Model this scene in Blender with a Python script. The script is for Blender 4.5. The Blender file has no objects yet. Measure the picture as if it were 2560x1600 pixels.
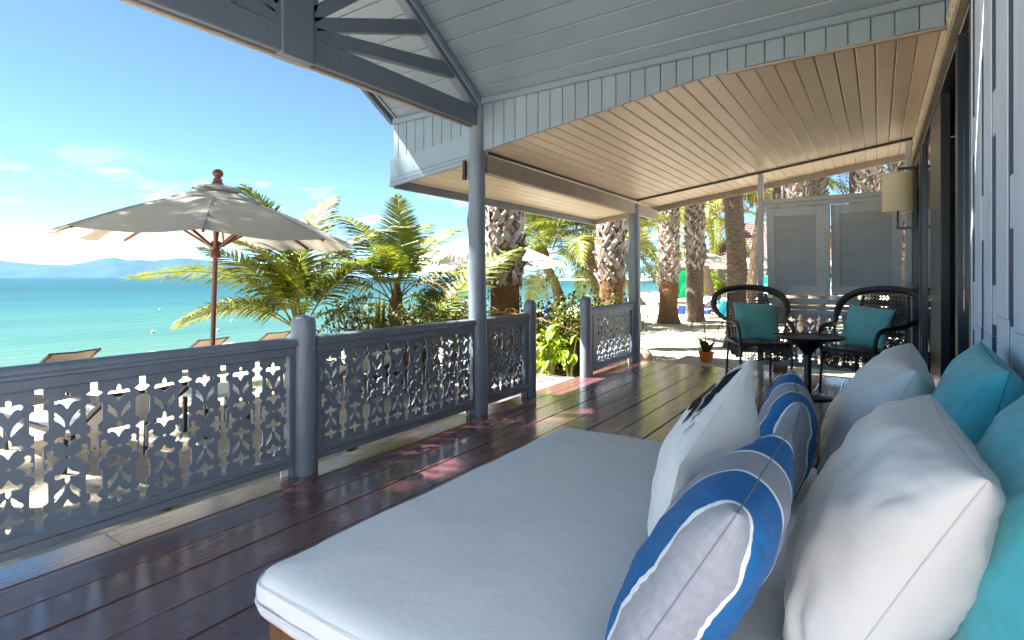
import bpy, bmesh, math, random
from mathutils import Vector, Matrix, Euler
from math import sin, cos, pi, radians, sqrt, atan2
random.seed(7)
R = random.Random(11)
SC = bpy.context.scene
COL = SC.collection
# ---------------------------------------------------------------- camera, world, sun, exposure
F_PX, CAM_H = 1350.0, 1.15
YAW = math.atan(915.0 / F_PX)
cam = bpy.data.cameras.new('camera')
camo = bpy.data.objects.new('camera', cam); COL.objects.link(camo)
camo.location = (0, 0, CAM_H); camo.rotation_euler = (radians(90), 0, YAW)
cam.sensor_width = 36.0; cam.lens = 36.0 * F_PX / 2560.0
cam.shift_y = -(800 - 693) / 2560.0
cam.clip_start = 0.05; cam.clip_end = 30000
SC.camera = camo

LDIR = Vector((1.0, 0.55, -1.57)).normalized()     # the way the sunlight travels
EXPO = 3.15
world = bpy.data.worlds.new("World"); SC.world = world; world.use_nodes = True
wn = world.node_tree.nodes; wl = world.node_tree.links; wn.clear()
sky = wn.new('ShaderNodeTexSky'); sky.sky_type = 'NISHITA'; sky.sun_disc = False
sky.sun_elevation = math.asin(-LDIR.z)
sky.sun_rotation = atan2(-LDIR.x, -LDIR.y)
sky.air_density = 0.48; sky.dust_density = 0.0; sky.ozone_density = 5.0; sky.altitude = 4000
bg = wn.new('ShaderNodeBackground'); bg.inputs['Strength'].default_value = 0.058
wout = wn.new('ShaderNodeOutputWorld')
# thin clouds that lie low all round the horizon
tc = wn.new('ShaderNodeTexCoord')
sep = wn.new('ShaderNodeSeparateXYZ'); wl.new(tc.outputs['Generated'], sep.inputs[0])
mpw = wn.new('ShaderNodeMapping'); mpw.inputs['Scale'].default_value = (5.0, 5.0, 16.0)
mpw.inputs['Location'].default_value = (3.1, 1.3, 0.35)
wl.new(tc.outputs['Generated'], mpw.inputs[0])
nzw = wn.new('ShaderNodeTexNoise'); nzw.inputs['Scale'].default_value = 1.6; nzw.inputs['Detail'].default_value = 7; nzw.inputs['Roughness'].default_value = .58
wl.new(mpw.outputs[0], nzw.inputs[0])
crw = wn.new('ShaderNodeValToRGB'); crw.color_ramp.elements[0].position = .55; crw.color_ramp.elements[1].position = .72
wl.new(nzw.outputs[0], crw.inputs[0])
band = wn.new('ShaderNodeValToRGB')
band.color_ramp.elements[0].position = 0.0; band.color_ramp.elements[0].color = (.75, .75, .75, 1)
e = band.color_ramp.elements.new(.10); e.color = (.9, .9, .9, 1)
band.color_ramp.elements[-1].position = .20; band.color_ramp.elements[-1].color = (0, 0, 0, 1)
wl.new(sep.outputs['Z'], band.inputs[0])
mulw = wn.new('ShaderNodeMath'); mulw.operation = 'MULTIPLY'
wl.new(crw.outputs[0], mulw.inputs[0]); wl.new(band.outputs[0], mulw.inputs[1])
mixw = wn.new('ShaderNodeMixRGB'); mixw.inputs[2].default_value = (4.0, 4.15, 4.3, 1)
wbal = wn.new('ShaderNodeMixRGB'); wbal.blend_type = 'MULTIPLY'; wbal.inputs[0].default_value = 1; wbal.inputs[2].default_value = (1.16, 1.16, .86, 1)
wl.new(sky.outputs[0], wbal.inputs[1])
wl.new(mulw.outputs[0], mixw.inputs[0]); wl.new(wbal.outputs[0], mixw.inputs[1])
wl.new(mixw.outputs[0], bg.inputs[0]); wl.new(bg.outputs[0], wout.inputs[0])

sl = bpy.data.lights.new('sun', 'SUN'); sl.energy = 5.0; sl.angle = radians(0.5); sl.color = (1, .955, .88)
slo = bpy.data.objects.new('sun', sl); COL.objects.link(slo)
slo.rotation_euler = LDIR.to_track_quat('-Z', 'Y').to_euler(); slo.location = (-10, -4, 14)
SC.view_settings.view_transform = 'Standard'; SC.view_settings.look = 'None'
SC.view_settings.exposure = EXPO; SC.view_settings.gamma = 1.0; SC.view_settings.use_curve_mapping = False
SC.render.engine = 'CYCLES'
cy = SC.cycles
cy.use_denoising = True; cy.max_bounces = 10; cy.diffuse_bounces = 5; cy.glossy_bounces = 4
cy.transmission_bounces = 6; cy.transparent_max_bounces = 12; cy.volume_bounces = 0
cy.sample_clamp_indirect = 8.0; cy.caustics_reflective = False; cy.caustics_refractive = False

# ---------------------------------------------------------------- materials
def rgb(c): return (c[0], c[1], c[2], 1.0)
MATS = {}
def mat(name, base, rough=.6, spec=.5, var=.12, scale=6.0, stretch=(1, 1, 1), bump=0.0, bscale=40.0, bstretch=None,
        base2=None, coat=0.0, sheen=0.0, metal=0.0, coord='Object', detail=4, bdist=.01, trans=0.0, rvar=0.0, perobj=0.0, wear=None):
    m = bpy.data.materials.new(name); m.use_nodes = True; MATS[name] = m
    n = m.node_tree.nodes; l = m.node_tree.links
    p = n['Principled BSDF']
    p.inputs['Roughness'].default_value = rough
    p.inputs['Specular IOR Level'].default_value = spec
    p.inputs['Metallic'].default_value = metal
    p.inputs['Coat Weight'].default_value = coat
    if coat: p.inputs['Coat Roughness'].default_value = .16; p.inputs['Coat IOR'].default_value = 1.6
    if sheen: p.inputs['Sheen Weight'].default_value = sheen
    t = n.new('ShaderNodeTexCoord')
    src = t.outputs[coord]
    if coord == 'World':
        pass
    oi = n.new('ShaderNodeObjectInfo')
    add = n.new('ShaderNodeVectorMath'); add.operation = 'ADD'
    comb = n.new('ShaderNodeCombineXYZ')
    ml = n.new('ShaderNodeMath'); ml.operation = 'MULTIPLY'; ml.inputs[1].default_value = 37.0
    l.new(oi.outputs['Random'], ml.inputs[0])
    for k in range(3): l.new(ml.outputs[0], comb.inputs[k])
    l.new(src, add.inputs[0]); l.new(comb.outputs[0], add.inputs[1])
    mp = n.new('ShaderNodeMapping'); mp.inputs['Scale'].default_value = stretch
    l.new(add.outputs[0], mp.inputs[0])
    nz = n.new('ShaderNodeTexNoise'); nz.inputs['Scale'].default_value = scale; nz.inputs['Detail'].default_value = detail
    nz.inputs['Roughness'].default_value = .6
    l.new(mp.outputs[0], nz.inputs[0])
    b2 = base2 if base2 else tuple(min(1, c * (1 + var)) for c in base)
    b1 = base if base2 else tuple(c * (1 - var) for c in base)
    cr = n.new('ShaderNodeValToRGB'); cr.color_ramp.elements[0].position = .32; cr.color_ramp.elements[1].position = .68
    cr.color_ramp.elements[0].color = rgb(b1); cr.color_ramp.elements[1].color = rgb(b2)
    l.new(nz.outputs[0], cr.inputs[0])
    last = cr.outputs[0]
    if perobj:
        hsv = n.new('ShaderNodeHueSaturation')
        mr = n.new('ShaderNodeMapRange'); mr.inputs[3].default_value = 1 - perobj; mr.inputs[4].default_value = 1 + perobj
        l.new(oi.outputs['Random'], mr.inputs[0]); l.new(mr.outputs[0], hsv.inputs['Value']); l.new(last, hsv.inputs['Color'])
        last = hsv.outputs[0]
    if wear:      # (colour, threshold, scale): scuffs and stains of their own shape
        nw = n.new('ShaderNodeTexNoise'); nw.inputs['Scale'].default_value = wear[2]; nw.inputs['Detail'].default_value = 8; nw.inputs['Roughness'].default_value = .7
        l.new(add.outputs[0], nw.inputs[0])
        cw = n.new('ShaderNodeValToRGB'); cw.color_ramp.elements[0].position = wear[1]; cw.color_ramp.elements[1].position = wear[1] + .08
        l.new(nw.outputs[0], cw.inputs[0])
        mx = n.new('ShaderNodeMixRGB'); mx.inputs[2].default_value = rgb(wear[0])
        l.new(cw.outputs[0], mx.inputs[0]); l.new(last, mx.inputs[1]); last = mx.outputs[0]
    l.new(last, p.inputs['Base Color'])
    if rvar:
        mrr = n.new('ShaderNodeMapRange'); mrr.inputs[3].default_value = max(0.02, rough - rvar); mrr.inputs[4].default_value = rough + rvar
        l.new(nz.outputs[0], mrr.inputs[0]); l.new(mrr.outputs[0], p.inputs['Roughness'])
    if bump:
        mb = n.new('ShaderNodeMapping'); mb.inputs['Scale'].default_value = bstretch or stretch
        l.new(add.outputs[0], mb.inputs[0])
        nb = n.new('ShaderNodeTexNoise'); nb.inputs['Scale'].default_value = bscale; nb.inputs['Detail'].default_value = 5
        nb.inputs['Roughness'].default_value = .65
        l.new(mb.outputs[0], nb.inputs[0])
        bp = n.new('ShaderNodeBump'); bp.inputs['Strength'].default_value = bump; bp.inputs['Distance'].default_value = bdist
        l.new(nb.outputs[0], bp.inputs['Height']); l.new(bp.outputs[0], p.inputs['Normal'])
    if trans:     # light coming through a leaf
        tr = n.new('ShaderNodeBsdfTranslucent'); l.new(last, tr.inputs[0])
        ms = n.new('ShaderNodeMixShader'); ms.inputs[0].default_value = trans
        l.new(p.outputs[0], ms.inputs[1]); l.new(tr.outputs[0], ms.inputs[2])
        l.new(ms.outputs[0], n['Material Output'].inputs[0])
    return m

M = {}
M['rail'] = mat('rail_paint', (.135, .165, .21), .42, .5, .10, 3, bump=.25, bscale=60, bstretch=(1, 1, 1), wear=((.09, .10, .12), .66, 9))
M['beam'] = mat('beam_paint', (.12, .15, .195), .5, .5, .10, 3, bump=.3, bscale=50, wear=((.08, .09, .11), .68, 7))
M['ceil'] = mat('ceiling_paint', (.185, .245, .305), .38, .5, .05, 2, bump=.12, bscale=30, bstretch=(1, 8, 8), perobj=.04)
M['frieze'] = mat('frieze_paint', (.20, .27, .33), .45, .5, .05, 2, bump=.12, bscale=30, bstretch=(8, 8, 1), perobj=.05)
M['lean'] = mat('lean_ceiling_paint', (.66, .56, .44), .42, .5, .05, 2, bump=.15, bscale=30, bstretch=(8, 1, 8), perobj=.04)
M['brownbeam'] = mat('weathered_beam_paint', (.33, .28, .225), .6, .4, .12, 5, bump=.4, bscale=50, bstretch=(8, 1, 1))
M['log'] = mat('log_paint', (.16, .20, .25), .38, .5, .10, 4, bump=.5, bscale=14, bstretch=(1, 1, .35), bdist=.012, wear=((.11, .13, .16), .66, 8))
M['screen'] = mat('screen_paint', (.40, .45, .49), .45, .5, .06, 3, bump=.15, bscale=50)
M['wallplank'] = mat('wall_plank_paint', (.56, .62, .71), .72, .2, .06, 4, (3, 3, .7), bump=.35, bscale=30, bstretch=(4, 4, .5), wear=((.30, .34, .41), .68, 10))
M['recess'] = mat('wall_recess_shade', (.085, .108, .15), .6, .4, .1, 4)  # dark tone for backings and for shade painted onto the slot sides
M['white'] = mat('white_paint', (.74, .74, .72), .5, .4, .04, 3)
M['deck'] = mat('deck_varnish', (.090, .034, .042), .26, .6, .3, 2.2, (9, .55, 4), bump=.42, bscale=16, bstretch=(7, .55, 2), base2=(.14, .058, .062), coat=1.0, rvar=.09, perobj=.22, bdist=.006,
                wear=((.14, .085, .06), .67, 5))
M['deckedge'] = mat('deck_frame', (.09, .05, .04), .6, .3, .2, 5)
M['concrete'] = mat('concrete', (.46, .43, .40), .8, .3, .12, 6, bump=.3, bscale=60)
M['blackmetal'] = mat('black_metal', (.012, .014, .02), .3, .6, .1, 5)
M['wicker'] = mat('black_wicker', (.022, .020, .024), .38, .6, .3, 60, bump=.9, bscale=90, bdist=.006)
M['wickerflat'] = mat('black_wicker_strand', (.02, .019, .023), .35, .6, .2, 30)
M['tabletop'] = mat('black_table', (.015, .013, .018), .28, .6, .2, 5)
M['mattress'] = mat('mattress_cloth', (.66, .68, .69), .8, .2, .035, 3, bump=.35, bscale=7, sheen=.15, bdist=.012, wear=((.50, .54, .58), .66, 3.2))
M['cushwhite'] = mat('cushion_satin', (.60, .60, .58), .45, .4, .03, 3, bump=.22, bscale=7, bdist=.012, sheen=.2)
M['piping'] = mat('piping_cloth', (.60, .62, .63), .7, .2, .03, 8)
M['seamgrey'] = mat('seam_grey', (.16, .19, .24), .7, .2, .03, 8)
M['seam'] = mat('seam_thread', (.52, .53, .52), .7, .2, .03, 8)
M['turq'] = mat('turquoise_cloth', (.06, .40, .45), .72, .3, .09, 30, bump=.25, bscale=220, sheen=.3, bdist=.003)
M['turqseam'] = mat('turquoise_seam', (.03, .22, .26), .7, .2, .03, 8)
M['teal'] = mat('teal_cloth', (.135, .46, .46), .75, .3, .10, 14, bump=.3, bscale=200, sheen=.3, bdist=.003)
M['bedwood'] = mat('bed_wood', (.20, .085, .035), .45, .4, .2, 4, (1, 8, 8), bump=.2, bscale=30)
M['umbrella'] = mat('umbrella_canvas', (.42, .40, .355), .85, .2, .05, 4, bump=.15, bscale=30, trans=.2)
M['umbwhite'] = mat('white_canvas', (.74, .73, .70), .85, .2, .04, 4, bump=.1, bscale=30, trans=.12)
M['redwood'] = mat('red_wood', (.13, .035, .022), .35, .5, .2, 6, (6, 6, 1))
M['sling'] = mat('sling_fabric', (.19, .16, .12), .8, .2, .06, 40)
M['darkframe'] = mat('dark_frame', (.03, .022, .02), .5, .4, .1, 5)
M['cushbeach'] = mat('beach_cushion', (.70, .70, .70), .8, .2, .05, 5)
M['navy'] = mat('navy_cloth', (.012, .04, .22), .8, .2, .1, 10)
M['green'] = mat('green_banner', (.0, .36, .14), .7, .2, .15, 6)
M['bark'] = mat('palm_bark', (.16, .095, .055), .9, .1, .4, 7, (2, 2, 9), bump=1.0, bscale=16, bstretch=(2, 2, 8), base2=(.42, .28, .18), bdist=.05)
M['barkgrey'] = mat('palm_bark_grey', (.09, .07, .055), .9, .1, .3, 5, (2, 2, 9), bump=1.0, bscale=10, bstretch=(1, 1, 9), base2=(.24, .19, .145), bdist=.04)
M['fibre'] = mat('palm_fibre', (.14, .068, .034), .95, .1, .4, 9, (2, 2, 9), bump=1.0, bscale=22, bstretch=(1, 1, 6), base2=(.32, .19, .10), bdist=.05)
M['boot'] = mat('leaf_base_wood', (.14, .12, .108), .8, .2, .4, 3, (3, 3, 1), bump=.6, bscale=24, base2=(.42, .385, .36), perobj=.35)
M['frond'] = mat('frond_green', (.060, .098, .004), .5, .4, .3, 3, base2=(.15, .165, .008), trans=.40, perobj=.25)
M['frondyellow'] = mat('frond_yellow_green', (.10, .115, .006), .5, .4, .3, 3, base2=(.20, .17, .016), trans=.42, perobj=.2)
M['rachis'] = mat('frond_rib', (.16, .16, .02), .5, .4, .2, 5, perobj=.2)
M['dry'] = mat('dry_frond', (.15, .09, .04), .8, .2, .3, 4, base2=(.28, .19, .09), trans=.2, perobj=.2)
M['leaf'] = mat('shrub_leaf', (.035, .065, .008), .45, .5, .4, 2, base2=(.11, .14, .02), trans=.35, perobj=.15)
M['leafbright'] = mat('bright_leaf', (.17, .28, .008), .45, .5, .3, 3, base2=(.26, .36, .02), trans=.45, perobj=.2)
M['treeleaf'] = mat('tree_leaf', (.02, .04, .008), .6, .3, .4, .4, base2=(.06, .085, .02), trans=.25, perobj=.2)
M['stem'] = mat('stem_bark', (.30, .22, .14), .85, .2, .25, 10)
M['stone'] = mat('rounded_stone', (.42, .32, .25), .8, .2, .25, 14, bump=.6, bscale=25)
M['orangepot'] = mat('orange_pot', (.62, .17, .02), .5, .4, .1, 6)
M['redflower'] = mat('red_flower', (.45, .02, .02), .5, .4, .2, 6)
M['shade'] = mat('lamp_linen', (.93, .89, .74), .85, .2, .04, 60, trans=.5)
M['tile'] = mat('roof_tile', (.18, .11, .10), .8, .2, .3, 6, perobj=.1)
M['curtain'] = mat('curtain_cloth', (.42, .38, .33), .9, .1, .05, 6)
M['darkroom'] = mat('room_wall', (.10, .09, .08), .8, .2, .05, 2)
M['zip'] = mat('zip_metal', (.5, .5, .5), .3, .5, .02, 5, metal=1.0)
M['rockm'] = mat('shore_rock', (.36, .30, .23), .9, .2, .3, 3, bump=.6, bscale=8)

def stripe_mat():
    m = bpy.data.materials.new('blue_grey_stripes'); m.use_nodes = True
    n = m.node_tree.nodes; l = m.node_tree.links; p = n['Principled BSDF']
    p.inputs['Roughness'].default_value = .85; p.inputs['Sheen Weight'].default_value = .05; p.inputs['Specular IOR Level'].default_value = .2
    uv = n.new('ShaderNodeUVMap'); uv.uv_map = 'UVMap'
    sp = n.new('ShaderNodeSeparateXYZ'); l.new(uv.outputs[0], sp.inputs[0])
    nz0 = n.new('ShaderNodeTexNoise'); nz0.inputs['Scale'].default_value = 6; l.new(uv.outputs[0], nz0.inputs[0])
    ma = n.new('ShaderNodeMath'); ma.operation = 'MULTIPLY_ADD'; ma.inputs[1].default_value = .005
    l.new(nz0.outputs[0], ma.inputs[0]); l.new(sp.outputs[0], ma.inputs[2])
    cr = n.new('ShaderNodeValToRGB'); cr.color_ramp.interpolation = 'CONSTANT'
    G = (.25, .27, .31, 1); W = (.66, .70, .70, 1); B = (.005, .11, .31, 1)
    stops = [(0, G), (.062, W), (.082, B), (.36, W), (.38, G), (.60, W), (.62, B), (.86, W), (.88, G)]
    el = cr.color_ramp.elements
    el[0].position = 0; el[0].color = G; el[1].position = stops[1][0]; el[1].color = W
    for q, c in stops[2:]:
        x = el.new(q); x.color = c
    l.new(ma.outputs[0], cr.inputs[0])
    # worn denim weave
    mp = n.new('ShaderNodeMapping'); mp.inputs['Scale'].default_value = (4, 60, 1); l.new(uv.outputs[0], mp.inputs[0])
    nz = n.new('ShaderNodeTexNoise'); nz.inputs['Scale'].default_value = 22; nz.inputs['Detail'].default_value = 4; l.new(uv.outputs[0], nz.inputs[0])
    mp2 = n.new('ShaderNodeMapping'); mp2.inputs['Scale'].default_value = (90, 8, 1); l.new(uv.outputs[0], mp2.inputs[0])
    nz2 = n.new('ShaderNodeTexNoise'); nz2.inputs['Scale'].default_value = 2; l.new(mp2.outputs[0], nz2.inputs[0])
    av = n.new('ShaderNodeMath'); av.operation = 'ADD'; l.new(nz.outputs[0], av.inputs[0]); l.new(nz2.outputs[0], av.inputs[1])
    mr = n.new('ShaderNodeMapRange'); mr.inputs[1].default_value = .6; mr.inputs[2].default_value = 1.4; mr.inputs[3].default_value = .84; mr.inputs[4].default_value = 1.16
    l.new(av.outputs[0], mr.inputs[0])
    hs = n.new('ShaderNodeHueSaturation'); l.new(cr.outputs[0], hs.inputs['Color']); l.new(mr.outputs[0], hs.inputs['Value'])
    l.new(hs.outputs[0], p.inputs['Base Color'])
    wv = n.new('ShaderNodeTexNoise'); wv.inputs['Scale'].default_value = 260; l.new(uv.outputs[0], wv.inputs[0])
    bp = n.new('ShaderNodeBump'); bp.inputs['Strength'].default_value = .3; bp.inputs['Distance'].default_value = .002
    l.new(wv.outputs[0], bp.inputs['Height']); l.new(bp.outputs[0], p.inputs['Normal'])
    return m
M['stripe'] = stripe_mat()

def sand_mat():
    m = bpy.data.materials.new('beach_sand'); m.use_nodes = True
    n = m.node_tree.nodes; l = m.node_tree.links; p = n['Principled BSDF']
    p.inputs['Roughness'].default_value = .95; p.inputs['Specular IOR Level'].default_value = .15
    t = n.new('ShaderNodeTexCoord')
    def nz(s, d=6, r=.6):
        q = n.new('ShaderNodeTexNoise'); q.inputs['Scale'].default_value = s; q.inputs['Detail'].default_value = d; q.inputs['Roughness'].default_value = r
        l.new(t.outputs['Object'], q.inputs[0]); return q
    a = nz(.5); b = nz(14, 8, .75); c = nz(3.2, 5)
    cr = n.new('ShaderNodeValToRGB'); cr.color_ramp.elements[0].position = .3; cr.color_ramp.elements[1].position = .7
    cr.color_ramp.elements[0].color = (.56, .47, .36, 1); cr.color_ramp.elements[1].color = (.70, .61, .48, 1)
    l.new(a.outputs[0], cr.inputs[0])
    cr2 = n.new('ShaderNodeValToRGB'); cr2.color_ramp.elements[0].position = .30; cr2.color_ramp.elements[1].position = .42
    cr2.color_ramp.elements[0].color = (.55, .5, .45, 1); cr2.color_ramp.elements[1].color = (1, 1, 1, 1)
    l.new(b.outputs[0], cr2.inputs[0])
    mx = n.new('ShaderNodeMixRGB'); mx.blend_type = 'MULTIPLY'; mx.inputs[0].default_value = 1
    l.new(cr.outputs[0], mx.inputs[1]); l.new(cr2.outputs[0], mx.inputs[2]); l.new(mx.outputs[0], p.inputs['Base Color'])
    ad = n.new('ShaderNodeMath'); ad.operation = 'MULTIPLY_ADD'; ad.inputs[1].default_value = 3.0
    l.new(c.outputs[0], ad.inputs[0]); l.new(b.outputs[0], ad.inputs[2])
    bp = n.new('ShaderNodeBump'); bp.inputs['Strength'].default_value = .9; bp.inputs['Distance'].default_value = .05
    l.new(ad.outputs[0], bp.inputs['Height']); l.new(bp.outputs[0], p.inputs['Normal'])
    return m
M['sand'] = sand_mat()

def sea_mat():
    m = bpy.data.materials.new('sea_water'); m.use_nodes = True
    n = m.node_tree.nodes; l = m.node_tree.links; p = n['Principled BSDF']
    p.inputs['Roughness'].default_value = .3; p.inputs['Specular IOR Level'].default_value = .07; p.inputs['IOR'].default_value = 1.33
    t = n.new('ShaderNodeTexCoord'); sp = n.new('ShaderNodeSeparateXYZ'); l.new(t.outputs['Object'], sp.inputs[0])
    # shallow sandy water by the beach, deeper blue-green further out
    nzd = n.new('ShaderNodeTexNoise'); nzd.inputs['Scale'].default_value = .03; nzd.inputs['Detail'].default_value = 4; l.new(t.outputs['Object'], nzd.inputs[0])
    m1 = n.new('ShaderNodeMath'); m1.operation = 'MULTIPLY_ADD'; m1.inputs[1].default_value = -22.0; l.new(nzd.outputs[0], m1.inputs[0]); l.new(sp.outputs[0], m1.inputs[2])
    mr = n.new('ShaderNodeMapRange'); mr.inputs[1].default_value = -22; mr.inputs[2].default_value = -150; l.new(m1.outputs[0], mr.inputs[0])
    cr = n.new('ShaderNodeValToRGB'); el = cr.color_ramp.elements
    el[0].position = 0; el[0].color = (.066, .118, .088, 1); el[1].position = 1; el[1].color = (.002, .027, .026, 1)
    q = el.new(.16); q.color = (.024, .072, .057, 1)
    q = el.new(.45); q.color = (.007, .044, .042, 1)
    l.new(mr.outputs[0], cr.inputs[0])
    mp = n.new('ShaderNodeMapping'); mp.inputs['Rotation'].default_value = (0, 0, radians(20)); mp.inputs['Scale'].default_value = (1.0, .28, 1); l.new(t.outputs['Object'], mp.inputs[0])
    w1 = n.new('ShaderNodeTexNoise'); w1.inputs['Scale'].default_value = .9; w1.inputs['Detail'].default_value = 8; w1.inputs['Roughness'].default_value = .62; l.new(mp.outputs[0], w1.inputs[0])
    w2 = n.new('ShaderNodeTexNoise'); w2.inputs['Scale'].default_value = .07; w2.inputs['Detail'].default_value = 5; l.new(mp.outputs[0], w2.inputs[0])
    mv = n.new('ShaderNodeMapRange'); mv.inputs[1].default_value = .35; mv.inputs[2].default_value = .65; mv.inputs[3].default_value = .82; mv.inputs[4].default_value = 1.15
    l.new(w2.outputs[0], mv.inputs[0])
    hs = n.new('ShaderNodeHueSaturation'); l.new(cr.outputs[0], hs.inputs['Color']); l.new(mv.outputs[0], hs.inputs['Value'])
    # small bits of foam
    wf = n.new('ShaderNodeTexNoise'); wf.inputs['Scale'].default_value = 1.1; wf.inputs['Detail'].default_value = 9; wf.inputs['Roughness'].default_value = .7; l.new(mp.outputs[0], wf.inputs[0])
    cf = n.new('ShaderNodeValToRGB'); cf.color_ramp.elements[0].position = .735; cf.color_ramp.elements[1].position = .775; l.new(wf.outputs[0], cf.inputs[0])
    mf = n.new('ShaderNodeMixRGB'); mf.inputs[2].default_value = (.75, .8, .8, 1); l.new(cf.outputs[0], mf.inputs[0]); l.new(hs.outputs[0], mf.inputs[1])
    l.new(mf.outputs[0], p.inputs['Base Color'])
    bp = n.new('ShaderNodeBump'); bp.inputs['Strength'].default_value = .55; bp.inputs['Distance'].default_value = .35
    l.new(w1.outputs[0], bp.inputs['Height']); l.new(bp.outputs[0], p.inputs['Normal'])
    return m
M['sea'] = sea_mat()

def glass_mat():
    m = bpy.data.materials.new('door_glass'); m.use_nodes = True
    n = m.node_tree.nodes; l = m.node_tree.links; p = n['Principled BSDF']
    nz = n.new('ShaderNodeTexNoise'); nz.inputs['Scale'].default_value = 2.0
    mr = n.new('ShaderNodeMapRange'); mr.inputs[3].default_value = .0; mr.inputs[4].default_value = .03
    l.new(nz.outputs[0], mr.inputs[0]); l.new(mr.outputs[0], p.inputs['Roughness'])
    p.inputs['Base Color'].default_value = (.9, .95, .95, 1); p.inputs['Transmission Weight'].default_value = 1.0; p.inputs['IOR'].default_value = 1.5
    return m
M['glass'] = glass_mat()

def leafprint_mat():
    # white cloth; the black palm leaf print is flat geometry of its own
    return M['mattress']

# ---------------------------------------------------------------- mesh helpers
class MB:
    def __init__(s): s.v = []; s.f = []
    def add(s, vs, fs):
        o = len(s.v); s.v += [tuple(x) for x in vs]; s.f += [tuple(i + o for i in f) for f in fs]; return s
    def box(s, a, b):
        x0, y0, z0 = a; x1, y1, z1 = b
        return s.add([(x0,y0,z0),(x1,y0,z0),(x1,y1,z0),(x0,y1,z0),(x0,y0,z1),(x1,y0,z1),(x1,y1,z1),(x0,y1,z1)],
                     [(0,3,2,1),(4,5,6,7),(0,1,5,4),(1,2,6,5),(2,3,7,6),(3,0,4,7)])
    def beam(s, p0, p1, w, h, ch=.004, up=(0, 0, 1)):
        p0 = Vector(p0); p1 = Vector(p1); d = (p1 - p0).normalized(); up = Vector(up)
        if abs(d.dot(up)) > .98: up = Vector((0, 1, 0)) if abs(d.y) < .9 else Vector((1, 0, 0))
        x = d.cross(up).normalized(); y = x.cross(d).normalized()
        w2, h2 = w / 2, h / 2; c = min(ch, w2 * .6, h2 * .6)
        pr = [(-w2 + c, -h2), (w2 - c, -h2), (w2, -h2 + c), (w2, h2 - c), (w2 - c, h2), (-w2 + c, h2), (-w2, h2 - c), (-w2, -h2 + c)]
        vs = [p + x * a + y * b for p in (p0, p1) for a, b in pr]
        fs = [(i, (i + 1) % 8, (i + 1) % 8 + 8, i + 8) for i in range(8)] + [tuple(range(7, -1, -1)), tuple(range(8, 16))]
        return s.add(vs, fs)
    def prof(s, p0, p1, pts, up=(0, 0, 1)):
        """sweep a profile (list of (side, up) points) from p0 to p1"""
        p0 = Vector(p0); p1 = Vector(p1); d = (p1 - p0).normalized(); up = Vector(up)
        x = d.cross(up).normalized(); y = x.cross(d).normalized(); n = len(pts)
        vs = [p + x * a + y * b for p in (p0, p1) for a, b in pts]
        fs = [(i, (i + 1) % n, (i + 1) % n + n, i + n) for i in range(n)] + [tuple(range(n - 1, -1, -1)), tuple(range(n, 2 * n))]
        return s.add(vs, fs)
    def tube(s, pts, rad, n=8, flat=1.0, caps=True, up=None):
        pts = [Vector(p) for p in pts]; m = len(pts)
        if not hasattr(rad, '__len__'): rad = [rad] * m
        vs = []; ref = Vector(up) if up else None
        for i, p in enumerate(pts):
            t = (pts[min(i + 1, m - 1)] - pts[max(i - 1, 0)]).normalized()
            if ref is None:
                ref = Vector((0, 0, 1)) if abs(t.z) < .9 else Vector((1, 0, 0))
            x = t.cross(ref)
            if x.length < 1e-5: x = t.orthogonal()
            x.normalize(); y = t.cross(x).normalized()
            if up is None: ref = -y if (-y).dot(ref) > 0 else y
            for k in range(n):
                a = 2 * pi * k / n
                vs.append(p + x * cos(a) * rad[i] + y * sin(a) * rad[i] * flat)
        fs = [(i * n + k, i * n + (k + 1) % n, (i + 1) * n + (k + 1) % n, (i + 1) * n + k) for i in range(m - 1) for k in range(n)]
        if caps: fs += [tuple(range(n - 1, -1, -1)), tuple(range((m - 1) * n, m * n))]
        return s.add(vs, fs)
    def lathe(s, prof, n=24, c=(0, 0, 0), wob=None):
        vs = []
        for i, (r, z) in enumerate(prof):
            for k in range(n):
                a = 2 * pi * k / n
                rr = r * (wob(a, z) if wob else 1)
                vs.append((c[0] + rr * cos(a), c[1] + rr * sin(a), c[2] + z))
        m = len(prof)
        fs = [(i * n + k, i * n + (k + 1) % n, (i + 1) * n + (k + 1) % n, (i + 1) * n + k) for i in range(m - 1) for k in range(n)]
        fs += [tuple(range(n - 1, -1, -1)), tuple(range((m - 1) * n, m * n))]
        return s.add(vs, fs)
    def mesh(s, name, mats, smooth=False, recalc=True):
        me = bpy.data.meshes.new(name); me.from_pydata(s.v, [], s.f)
        for m in (mats if isinstance(mats, (list, tuple)) else [mats]): me.materials.append(m)
        if recalc:
            bm = bmesh.new(); bm.from_mesh(me); bmesh.ops.recalc_face_normals(bm, faces=bm.faces); bm.to_mesh(me); bm.free()
        if smooth:
            me.polygons.foreach_set('use_smooth', [True] * len(me.polygons))
            if smooth != 'all':
                try: me.set_sharp_from_angle(angle=radians(40))
                except Exception: pass
        me.update(); return me

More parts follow.
